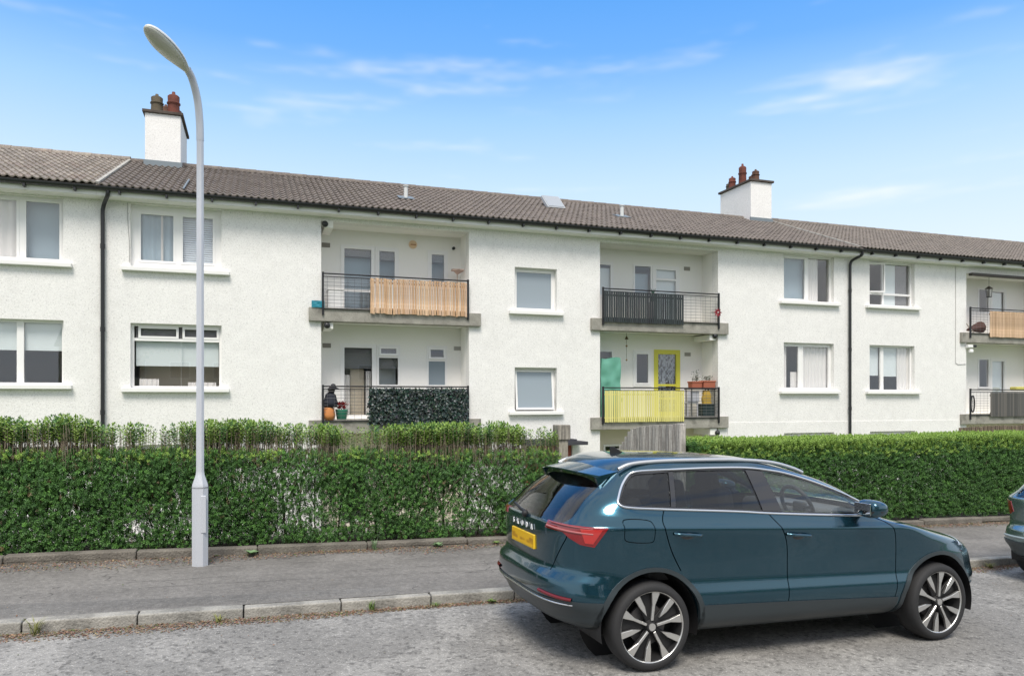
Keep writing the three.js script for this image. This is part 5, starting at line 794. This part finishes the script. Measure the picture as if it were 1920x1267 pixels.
function buildCar(name, label, o) {
  const car = thing(name, label, 'car', 'cars parked along the kerb'), m = o.m;
  const outer = bodyBrush(0);
  const cabin = bodyBrush(-0.05, 0.62, 1.474);
  let shell = cut(outer, cabin);
  for (const [x, y] of [RW, FW]) { const c = new THREE.CylinderGeometry(0.385, 0.385, 2.4, 48); c.rotateX(Math.PI / 2); c.translate(x, y, 0); const hollow = new Brush(mergeVertices(c)); hollow.updateMatrixWorld(); shell = cut(shell, hollow); }
  shell = cut(shell, prism(DLO, -1.2, 1.2));
  const screen = [[-0.70, 1.07], [0.70, 1.07], [0.655, 1.22], [0.56, 1.375], [0.40, 1.405], [-0.40, 1.405], [-0.56, 1.375], [-0.655, 1.22]], rearWin = [[-0.60, 1.005], [0.60, 1.005], [0.625, 1.04], [0.53, 1.30], [0.48, 1.325], [-0.48, 1.325], [-0.53, 1.30], [-0.625, 1.04]];
  shell = cut(shell, prism(screen, 1.75, 3.4, 'rear')); shell = cut(shell, prism(rearWin, -0.2, 0.74, 'rear'));
  // shut lines
  const lines = [[[0.985, 1.10], [0.952, 1.01], [0.985, 0.90], [1.03, 0.80], [1.10, 0.68]], [[1.872, 1.055], [1.937, 0.96], [1.994, 0.835], [2.012, 0.6], [2.012, 0.27]], [[2.80, 1.015], [2.93, 0.975], [3.0, 0.92], [3.04, 0.79], [3.05, 0.5], [3.03, 0.30]]];
  if (o.detail) for (const l of lines) { shell = cut(shell, ribbon(l, 0.008, 0.70, 1.0)); shell = cut(shell, ribbon(l, 0.008, -1.0, -0.70)); }
  if (o.detail) shell = cut(shell, ribbon([[3.06, 0.955], [3.3, 0.925], [3.6, 0.885], [3.85, 0.83]], 0.007, 0.6, 1.0));
  if (o.detail) { // filler flap outline, tailgate gap
    const r = [[0.645, 1.03], [0.66, 1.045], [0.85, 1.036], [0.868, 1.02], [0.872, 0.905], [0.858, 0.892], [0.665, 0.905], [0.65, 0.918], [0.645, 1.03]]; shell = cut(shell, ribbon(r, 0.006, 0.72, 1.0));
    for (const s of [-1, 1]) { const tg = [[0.655, 1.0], [0.66, 0.93], [0.60, 0.83], [0.53, 0.72], [0.50, 0.665]].map((p) => [p[0] * s, p[1]]); const rb = ribbon(tg, 0.008, -0.3, 0.46); const g = rb.geometry.clone().rotateY(-Math.PI / 2).scale(-1, 1, 1); flip(g); const br = new Brush(g); br.updateMatrixWorld(); shell = cut(shell, br); }
  }
  // lamps cut out of the shell so that they sit in it
  const lampS = o.lamp, ang = Math.atan2(0.385, 0.923);
  const wedgePrism = (pts) => lampPrism(1, pts), lampPrism = (sgn, pts = lampS) => { const g = new THREE.ExtrudeGeometry(new THREE.Shape(pts.map((p) => new THREE.Vector2(...p))), { depth: 1.6, bevelEnabled: false }); g.translate(0, 0, 0.0); g.applyMatrix4(new THREE.Matrix4().makeBasis(V(0.923, 0, 0.385), V(0, 1, 0), V(-0.385, 0, 0.923))); if (sgn < 0) { g.scale(1, 1, -1); flip(g); } const br = new Brush(mergeVertices(g)); br.updateMatrixWorld(); return br; };
  const lampBodies = [1, -1].map((s) => lampPrism(s)), zone = prism([[0.0, 0.5], [0.66, 0.5], [0.66, 1.25], [0.0, 1.25]], -1.2, 1.2);
  const lampParts = lampBodies.map((l) => both(both(bodyBrush(0.005), l), zone));
  for (const l of lampBodies) shell = cut(shell, both(zone, l));
  const body = mesh('body', shell.geometry, m.paint, car);
  lampParts.forEach((l, k) => { const t = mesh('tail_lamp', l.geometry, m.lamp, car); if (o.detail && k === 0) {
      // bright light guide across the lamp
      const pts = []; for (let q = 0; q <= 10; q++) { const z = lerp(0.44, 0.80, q / 10); pts.push(V(rearX(0.975 - 0.02 * q / 10, z) - 0.004, 0.975 - 0.022 * q / 10, z + 0.004)); } mesh('light_guide', tube(pts, 0.008, 30, 6), std([0.40, 0.13, 0.13], 0.25), t); const p2 = pts.map((p) => p.clone().add(V(0, 0.036, 0))); mesh('light_guide', tube(p2.slice(1), 0.005, 30, 6), std([0.30, 0.08, 0.08], 0.25), t); mesh('lamp_lens', both(both(bodyBrush(0.008), wedgePrism([[0.62, 0.986], [0.775, 0.984], [0.71, 0.885], [0.655, 0.888]])), zone).geometry, phys([0.48, 0.028, 0.025], 0.1, { clearcoat: 1 }), t); } });
  // black cladding: sills, arches, lower bumpers
  const thick = bodyBrush(0.007); const wells = [RW, FW].map(([x, y]) => { const c = new THREE.CylinderGeometry(0.384, 0.384, 2.6, 48); c.rotateX(Math.PI / 2); c.translate(x, y, 0); const b = new Brush(mergeVertices(c)); b.updateMatrixWorld(); return b; });
  const clad = (pts) => { let c = both(thick, prism(pts, -1.2, 1.2)); c = cut(c, bodyBrush(-0.02, 0.24, 1.4)); for (const w of wells) c = cut(c, w); return c.geometry; };
  mesh('sill_cladding', clad([[1.24, 0.20], [1.28, 0.43], [2.2, 0.405], [3.07, 0.375], [3.06, 0.20]]), m.plastic, car);
  const arch = ([cx, cy], r0, a0, a1) => { const p = []; for (let k = 0; k <= 28; k++) { const a = lerp(a0, a1, k / 28); p.push([cx + (r0 + 0.006 * Math.abs(Math.sin(2 * a))) * Math.cos(a), cy + (r0 - 0.006) * Math.sin(a)]); } p.push([cx, cy - 0.04]); return p; };
  mesh('arch_cladding', clad(arch(RW, 0.42, -0.12, Math.PI + 0.1)), m.plastic, car); mesh('arch_cladding', clad(arch(FW, 0.42, -0.1, Math.PI + 0.2)), m.plastic, car);
  const lowY = 0.47; mesh('rear_bumper_cladding', clad([[-0.05, 0.18], [-0.05, lowY - 0.02], [0.25, lowY + 0.02], [0.5, lowY + 0.02], [0.5, 0.18]]), m.plastic, car); mesh('front_bumper_cladding', clad([[3.86, 0.18], [3.88, 0.42], [4.4, 0.40], [4.4, 0.18]]), m.plastic, car);
  // wheel housings
  for (const [x, y] of [RW, FW]) for (const s of [1, -1]) { const c = new THREE.CylinderGeometry(0.383, 0.383, 0.42, 36, 1, true, Math.PI * 0.42, Math.PI * 1.16); c.rotateX(Math.PI / 2); c.translate(x, y, s * 0.60); const h = mesh('wheel_housing', boxUV(c), m.black, car); const d = new THREE.CircleGeometry(0.383, 36); d.translate(x, y, s * 0.42); mesh('housing_wall', boxUV(d), m.black, h); }
  // glass
  const g0 = cut(bodyBrush(-0.008), bodyBrush(-0.014));
  const C0 = [1.02, 1.0], C1 = [1.125, 1.45], D0 = [1.06, 1.0], D1 = [1.165, 1.45], B0 = [1.842, 1.0], B1 = [1.76, 1.45], E0 = [2.015, 1.0], E1 = [1.90, 1.45];
  const q1 = clipLine(DLO, C0, C1, true), q2 = clipLine(clipLine(DLO, D0, D1, false), B0, B1, true), q3 = clipLine(DLO, E0, E1, false);
  for (const [p, mt] of [[q1, m.tint], [q2, m.tint], [q3, m.glass]]) { const w = both(g0, prism(inset(p, 0.004), -1.2, 1.2)); mesh('side_window', w.geometry, mt, car); }
  const pillar = cut(bodyBrush(-0.003), bodyBrush(-0.03)); for (const p of [clipLine(clipLine(DLO, C0, C1, false), D0, D1, true), clipLine(clipLine(DLO, B0, B1, false), E0, E1, true)]) mesh('pillar', both(pillar, prism(p, -1.2, 1.2)).geometry, m.gloss, car);
  { const fr = cut(prism(DLO, -1.2, 1.2), prism(inset(DLO, 0.016), -1.3, 1.3)); mesh('window_seal', both(pillar, fr).geometry, m.gloss, car); }
  mesh('windscreen', both(g0, prism(screen, 1.75, 3.4, 'rear')).geometry, m.glass, car); mesh('rear_window', both(g0, prism(rearWin, -0.2, 0.74, 'rear')).geometry, m.tint, car);
  for (const s of [1, -1]) { const pts = DLO.map((p) => onSide(p[0], p[1], s, 0.002)); mesh('window_trim', tube(pts, 0.0095, 220, 8, true), m.chrome, car); }
  // roof rails, fin, spoiler
  for (const s of [1, -1]) { const rz = (x) => 0.575 - 0.03 * Math.abs(x - 1.5) * 0.6, pts = [[0.74, 1.376], [0.82, 1.408], [0.98, 1.428], [1.35, 1.441], [1.80, 1.440], [2.10, 1.416], [2.30, 1.368], [2.38, 1.338]].map(([x, y]) => V(x, y - (s < 0 ? 0.02 : 0), s * rz(x))); mesh('roof_rail', tube(pts, 0.0145, 60, 10), m.silver, car); }
  { const s = new THREE.Shape([[0, 0], [0.16, 0], [0.10, 0.02], [0.03, 0.06], [0.0, 0.065]].map((p) => new THREE.Vector2(...p))); const g = new THREE.ExtrudeGeometry(s, { depth: 0.016, bevelEnabled: true, bevelSize: 0.004, bevelThickness: 0.006, bevelSegments: 2 }); g.translate(0.96, 1.450, -0.008); mesh('antenna_fin', boxUV(g), m.black, car); }
  { // spoiler: a tapering blade that carries the roof line back over the rear window
    const sec = (z) => { const k = Math.abs(z) / 0.54, tip = 0.515 + 0.085 * Math.pow(k, 3), y = 1.338 - 0.022 * k * k; const ty = 1.425 - 0.048 * k * k, my = lerp(y + 0.012, ty, (0.70 - tip) / (0.84 - tip)) - 0.026; return [[1.02, 1.460 - 0.10 * k * k * k], [0.84, ty], [tip, y + 0.012], [tip, y], [0.70, my], [0.86, ty - 0.03]]; };
    const pos = [], idx = [], n = 20, c = 6; for (let i = 0; i <= n; i++) { const z = lerp(-0.54, 0.54, i / n); for (const p of sec(z)) pos.push(p[0], p[1], z); } for (let i = 0; i < n; i++) for (let k = 0; k < c; k++) { const a = i * c + k, b = i * c + (k + 1) % c; idx.push(a, b, a + c, b, b + c, a + c); } for (let k = 1; k < c - 1; k++) { idx.push(0, k, k + 1); idx.push(n * c, n * c + k + 1, n * c + k); }
    const g = new THREE.BufferGeometry(); g.setAttribute('position', new THREE.Float32BufferAttribute(pos, 3)); g.setIndex(idx); mesh('spoiler', boxUV(toCreasedNormals(g.toNonIndexed(), 0.6)), m.paint, car);
    for (const s of [1, -1]) { const f = new THREE.ExtrudeGeometry(new THREE.Shape([[0.575, 1.318], [0.86, 1.365], [0.80, 1.30], [0.66, 1.20], [0.63, 1.20]].map((p) => new THREE.Vector2(...p))), { depth: 0.03, bevelEnabled: false }); f.translate(0, 0, s * 0.515 - 0.015); mesh('spoiler_fin', boxUV(f), m.paint, car); } mesh('spoiler_underside', bx(0.60, 0.80, 1.215, 1.330, -0.50, 0.50), m.gloss, car); }
  // mirrors, handles
  for (const s of [1, -1]) { const g = new THREE.SphereGeometry(1, 24, 16), p = g.attributes.position; for (let i = 0; i < p.count; i++) { const x = p.getX(i), y = p.getY(i), z = p.getZ(i); const sq = (v) => Math.sign(v) * Math.pow(Math.abs(v), 0.72); p.setXYZ(i, 0.095 * sq(x) * (x > 0 ? 1.25 : 0.7), 0.068 * sq(y) * (1 - 0.25 * Math.max(0, x)), 0.105 * sq(z)); } g.computeVertexNormals(); g.translate(2.69, 1.09, s * 0.945); const mir = mesh('door_mirror', boxUV(g), m.paint, car); mir.geometry.computeBoundingBox(); const gb = new THREE.SphereGeometry(1, 20, 10, 0, Math.PI * 2, Math.PI * 0.55, Math.PI * 0.45); gb.scale(0.105, 0.072, 0.108); gb.translate(2.70, 1.088, s * 0.945); mesh('mirror_base', boxUV(gb), m.gloss, mir); mesh('mirror_stalk', tube([[2.72, 1.06, s * 0.88], [2.735, 1.045, s * 0.83], [2.75, 1.03, s * 0.79]], 0.022, 10, 8), m.gloss, mir); const gl = rbx(2.612, 2.622, 1.045, 1.135, s * 0.945 - 0.08, s * 0.945 + 0.08, 0.004); mesh('mirror_glass', gl, phys([0.6, 0.62, 0.65], 0.03, { metalness: 1 }), mir); }
  for (const s of [1, -1]) for (const [x0, x1, y] of [[1.03, 1.25, 0.945], [1.985, 2.205, 0.908]]) { const pts = [0, 0.15, 0.5, 0.85, 1].map((t) => { const x = lerp(x0, x1, t), yy = y - 0.018 * t; return onSide(x, yy, s, t === 0 || t === 1 ? 0.002 : 0.026); }); const g = tube(pts, 0.0125, 24, 10); mesh('door_handle', g, m.paint, car); const cp = onSide((x0 + x1) / 2, y - 0.012, s, -0.004); const cg = new THREE.SphereGeometry(1, 16, 10); cg.scale(0.06, 0.028, 0.008); cg.translate(cp.x, cp.y - 0.004, cp.z); mesh('handle_recess', boxUV(cg), m.gloss, car); }
  for (const s of [1, -1]) { wheelPart(car, ...RW, s * 0.745, s, 0, m); wheelPart(car, ...FW, s * 0.745, s, s > 0 ? 0.05 : 0.05, m); }
  mesh('underbody', rbx(0.5, 3.9, 0.20, 0.30, -0.62, 0.62, 0.02), m.black, car);
  // interior
  const cab = m.cabin; mesh('dashboard', rbx(2.68, 3.08, 0.72, 1.025, -0.66, 0.66, 0.06), cab, car);
  { const t = new THREE.TorusGeometry(0.175, 0.017, 10, 36); t.rotateY(Math.PI / 2); t.rotateZ(0.42); t.translate(2.52, 1.045, 0.34); const sw = mesh('steering_wheel', boxUV(t), m.black, car); mesh('wheel_hub', [rbx(2.52, 2.57, 0.99, 1.08, 0.27, 0.41, 0.02), rod([2.53, 1.045, 0.19], [2.53, 1.045, 0.49], 0.014), rod([2.55, 1.02, 0.34], [2.75, 0.94, 0.34], 0.03)], m.black, sw); }
  for (const z of [0.34, -0.34]) { const seat = mesh('front_seat', rbx(1.75, 2.2, 0.55, 0.72, z - 0.24, z + 0.24, 0.06), cab, car); const bg = new RoundedBoxGeometry(0.13, 0.56, 0.46, 4, 0.05); bg.rotateZ(0.22); bg.translate(1.72, 0.95, z); mesh('seat_back', boxUV(bg), cab, seat); const hg = new RoundedBoxGeometry(0.08, 0.15, 0.26, 4, 0.035); hg.rotateZ(0.15); hg.translate(1.64, 1.265, z); mesh('headrest', boxUV(hg), cab, seat); }
  { const seat = mesh('rear_seat', rbx(0.95, 1.35, 0.55, 0.70, -0.6, 0.6, 0.06), cab, car); const bg = new RoundedBoxGeometry(0.14, 0.5, 1.15, 4, 0.05); bg.rotateZ(0.28); bg.translate(0.93, 0.92, 0); mesh('seat_back', boxUV(bg), cab, seat); for (const z of [-0.36, 0.36]) mesh('headrest', rbx(0.78, 0.87, 1.15, 1.28, z - 0.12, z + 0.12, 0.035), cab, seat); }
  return car;
}
const paint = (c) => phys(c, 0.22, { metalness: 0.85, clearcoat: 1, clearcoatRoughness: 0.04 });
const common = { rubber: std([0.022, 0.022, 0.023], 0.75), alloy: phys([0.72, 0.71, 0.68], 0.28, { metalness: 0.9 }), darkAlloy: std([0.05, 0.05, 0.052], 0.45, { metalness: 0.6 }), black: std([0.012, 0.012, 0.013], 0.6), gloss: phys([0.008, 0.008, 0.009], 0.08, { clearcoat: 1 }), plastic: phys([0.032, 0.042, 0.047], 0.38), silver: phys([0.56, 0.57, 0.58], 0.34, { metalness: 0.6 }), chrome: phys([0.78, 0.79, 0.80], 0.16, { metalness: 1 }), glass: phys([0.94, 0.965, 0.955], 0.0, { transmission: 1, thickness: 0, ior: 1.52 }), tint: phys([0.52, 0.54, 0.55], 0.0, { transmission: 1, thickness: 0, ior: 1.52 }), cabin: std([0.10, 0.10, 0.105], 0.85), lamp: phys([0.22, 0.007, 0.010], 0.10, { clearcoat: 1, clearcoatRoughness: 0.02 }) };
function place(car, uRear, wCentre) { car.position.set(uRear, road(uRear + 0.88) + SL * 0.88 + 0.0, -wCentre); car.rotation.set(-0.018, 0, -Math.atan(SL)); car.position.y -= 0.004; }
{
  const car = buildCar('parked_car', 'dark teal blue estate car with silver roof rails parked in the foreground', { detail: true, m: { ...common, paint: paint([0.022, 0.082, 0.118]) }, lamp: [[0.375, 0.958], [0.395, 1.008], [0.55, 1.004], [0.815, 0.998], [0.72, 0.862], [0.62, 0.876], [0.545, 0.915], [0.50, 0.95]] });
  place(car, 2.593 - 0.88, 5.385);
  const m = common;
  // plate, lettering, wiper, reflectors, bumper strip
  const plate = mesh('number_plate', rbx(rearX(0.80, 0) - 0.012, rearX(0.80, 0) + 0.02, 0.765, 0.872, -0.25, 0.25, 0.006), std([0.74, 0.47, 0.02], 0.4), car);
  { const cv = makeTex(256, (u, v) => { const b = vnoise(u * 9, v * 3, 9, 4) * smooth(0.12, 0.35, v) * smooth(0.88, 0.65, v), k = clamp(b * 1.3 - 0.25, 0, 0.7); return [lerp(0.88, 0.62, k), lerp(0.69, 0.42, k), lerp(0.10, 0.10, k)]; }, 1); cv.repeat.set(1, 1); const g = new THREE.PlaneGeometry(0.47, 0.085); g.rotateY(-Math.PI / 2); g.translate(rearX(0.80, 0) - 0.0135, 0.818, 0); mesh('plate_print', g, std([1, 1, 1], 0.4, { map: cv }), plate); }
  const font = await new FontLoader().loadAsync('fonts/droid/droid_sans_bold.typeface.json');
  [...'SKODA'].forEach((ch, k) => { const g = new TextGeometry(ch, { font, size: 0.040, depth: 0.006, curveSegments: 4, bevelEnabled: false }); g.computeBoundingBox(); g.translate(-(g.boundingBox.max.x + g.boundingBox.min.x) / 2, 0, 0); g.rotateY(-Math.PI / 2); const z = -0.20 + k * 0.10; g.translate(rearX(0.92, z) - 0.006, 0.908, z); mesh('letter', boxUV(g), std([0.72, 0.73, 0.74], 0.35), car); });
  mesh('rear_wiper', [tube([[rearX(1.02, 0.02) - 0.02, 1.015, 0.02], [rearX(1.03, -0.15) - 0.022, 1.025, -0.15], [rearX(1.045, -0.34) - 0.018, 1.045, -0.34]], 0.011, 16, 6), (() => { const s = new THREE.SphereGeometry(0.028, 12, 8); s.translate(rearX(1.0, 0.03) - 0.014, 1.005, 0.03); return s; })()], m.black, car);
  for (const s of [1, -1]) { const pts = []; for (let q = 0; q <= 8; q++) { const z = lerp(0.44, 0.74, q / 8); pts.push(V(rearX(0.515, z) - 0.004, 0.515 - 0.002 * q, s * z)); } const g = tube(pts, 0.013, 20, 8); mesh('rear_reflector', g, phys([0.13, 0.008, 0.012], 0.2), car); }
  { const pts = []; for (let q = 0; q <= 24; q++) { const z = lerp(-0.74, 0.74, q / 24); pts.push(V(rearX(0.455, z) - 0.009, 0.462, z)); } mesh('bumper_strip', tube(pts, 0.007, 60, 6), m.chrome, car); }
  { const pts = [[0.50, 0.487], [0.40, 0.489], [0.30, 0.49]].map(([x, y]) => onSide(x, y, 1, 0.006)); void pts; }
  mesh('headlamp', both(bodyBrush(0.004), prism([[3.84, 0.735], [4.4, 0.66], [4.4, 0.745], [3.95, 0.79]], -1.2, 1.2)).geometry, phys([0.45, 0.50, 0.55], 0.08, { clearcoat: 1 }), car);
}
{
  const car = buildCar('parked_car', 'silvery grey green hatchback cut off by the right edge, parked ahead of the blue car', { detail: false, m: { ...common, plastic: std([0.055, 0.07, 0.075], 0.45), paint: paint([0.26, 0.36, 0.38]) }, lamp: [[0.50, 0.83], [0.53, 0.95], [0.70, 0.96], [0.80, 0.95], [0.78, 0.86], [0.66, 0.80], [0.56, 0.79]] });
  place(car, 7.76, 5.42); car.scale.set(1, 0.93, 1);
  const g = new THREE.CylinderGeometry(0.045, 0.045, 0.10, 24, 1, true); g.rotateZ(Math.PI / 2); g.translate(0.40, 0.335, -0.55); mesh('exhaust_tip', boxUV(g), common.black, car); const r = new THREE.TorusGeometry(0.048, 0.008, 8, 28); r.rotateY(Math.PI / 2); r.translate(0.345, 0.335, -0.55); mesh('exhaust_ring', boxUV(r), common.darkAlloy, car);
  { const pts = []; for (let q = 0; q <= 20; q++) { const z = lerp(-0.72, 0.72, q / 20); pts.push(V(rearX(0.54, z) - 0.012, 0.54, z)); } mesh('bumper_strip', tube(pts, 0.012, 50, 6), std([0.30, 0.36, 0.37], 0.4), car); }
}
// ---------------------------------------------------------------- across the road, behind the viewer: what the windows and the paintwork mirror
function tree(u, w, h, r, label, sd) {
  const t = thing('street_tree', label, 'tree', 'trees across the road'); const y0 = road(u) - 0.2, z = -w;
  const trunkG = [(() => { const g = new THREE.CylinderGeometry(0.12, 0.24, h * 0.5, 10); g.translate(u, y0 + h * 0.25, z); return g; })()]; const tips = [];
  for (let k = 0; k < 9; k++) { const a = k * 2.4 + sd, b = V(u, y0 + h * rr(0.35, 0.5), z), e = V(u + Math.cos(a) * r * rr(0.5, 0.8), y0 + h * rr(0.55, 0.95), z + Math.sin(a) * r * rr(0.5, 0.8)); trunkG.push(rod(b, e, 0.055, 6)); tips.push(e); }
  mesh('trunk', trunkG, stemMat, t);
  const out = []; leafTris(out, V(0, 0, 0), V(0, 1, 0), V(1, 0, 0), 0.32, 0.11, 0.3); leafTris(out, V(0.1, 0, 0), V(0.5, 0.8, 0.2).normalize(), V(0, 0, 1), 0.30, 0.11, 0.3); leafTris(out, V(-0.1, 0, 0), V(-0.6, 0.6, -0.2).normalize(), V(0, 0, 1), 0.30, 0.11, 0.3); const g = new THREE.BufferGeometry(); g.setAttribute('position', new THREE.Float32BufferAttribute(out, 3)); g.computeVertexNormals();
  const li = []; for (let k = 0; k < 2600; k++) { const c = tips[k % 9], d = V(rnd() + rnd() + rnd() - 1.5, rnd() + rnd() + rnd() - 1.5, rnd() + rnd() + rnd() - 1.5).multiplyScalar(r * 0.55); li.push({ p: [c.x + d.x, c.y + d.y * 0.8, c.z + d.z], r: [rr(0, 6.28), rr(0, 6.28), rr(0, 6.28)], s: rr(0.6, 1.3), c: privet() }); }
  scatter('crown', g, leafStd, t, li);
}
tree(-7, -11, 8.5, 2.6, 'broad leafy tree across the road, left of the viewer', 1);
tree(1.5, -15, 9.5, 2.8, 'tall leafy tree across the road, straight behind the viewer', 2);
tree(9.5, -12, 8.0, 2.4, 'leafy tree across the road, behind the parked cars', 3);
{
  const hd = thing('privet_hedge', 'low hedge across the road behind the viewer', 'hedge'); const li = [[], [], []]; for (let k = 0; k < 9000; k++) { const u = rr(-9, 15); li[k % 3].push({ p: [u, road(u) + rr(0.1, 1.15), 2.55 + Math.pow(rnd(), 2) * 0.5], r: [rr(-1, 1), rr(0, 6.28), rr(-1, 1)], s: rr(1.3, 2.1), c: privet() }); } li.forEach((l, k) => scatter('foliage', spA[k], leafStd, hd, l));
}
for (const [u0, u1, label, c] of [[-13, -1, 'cream rendered house across the road on the left', [0.62, 0.54, 0.42]], [3.5, 17, 'cream rendered house across the road on the right', [0.64, 0.57, 0.46]]]) {
  const b = thing('cream_house', label, 'house', 'houses across the road'), z0 = 22, z1 = 30; mesh('wall', bx(u0, u1, -1.9, 5.6, z0, z1), std(c, 0.9), b);
  const s = new THREE.Shape([[z0 - 0.4, 5.5], [z1 + 0.4, 5.5], [(z0 + z1) / 2, 8.4]].map((p) => new THREE.Vector2(...p))), g = new THREE.ExtrudeGeometry(s, { depth: u1 - u0 + 0.4, bevelEnabled: false }); g.rotateY(-Math.PI / 2); g.scale(-1, 1, 1); g.translate(u0 - 0.2, 0, 0); mesh('roof', boxUV(g), std([0.16, 0.15, 0.15], 0.9), b);
  { const q = b.children[b.children.length - 1].geometry.attributes.position; let mn = 1e9, mx = -1e9; for (let i = 0; i < q.count; i++) { mn = Math.min(mn, q.getX(i)); mx = Math.max(mx, q.getX(i)); } if (mx > u1 + 1 || mn < u0 - 1) b.children[b.children.length - 1].geometry.translate(u0 - 0.2 - mn, 0, 0); }
  for (let u = u0 + 1.2; u < u1 - 1.5; u += 2.9) for (const y of [0.3, 3.3]) { const f = mesh('window', bx(u, u + 1.4, y, y + 1.3, z0 - 0.05, z0 + 0.02), M.white, b); mesh('pane', bx(u + 0.09, u + 1.31, y + 0.09, y + 1.21, z0 - 0.06, z0 - 0.051), phys([0.05, 0.055, 0.06], 0.05), f); }
}
renderer.render(scene, camera);
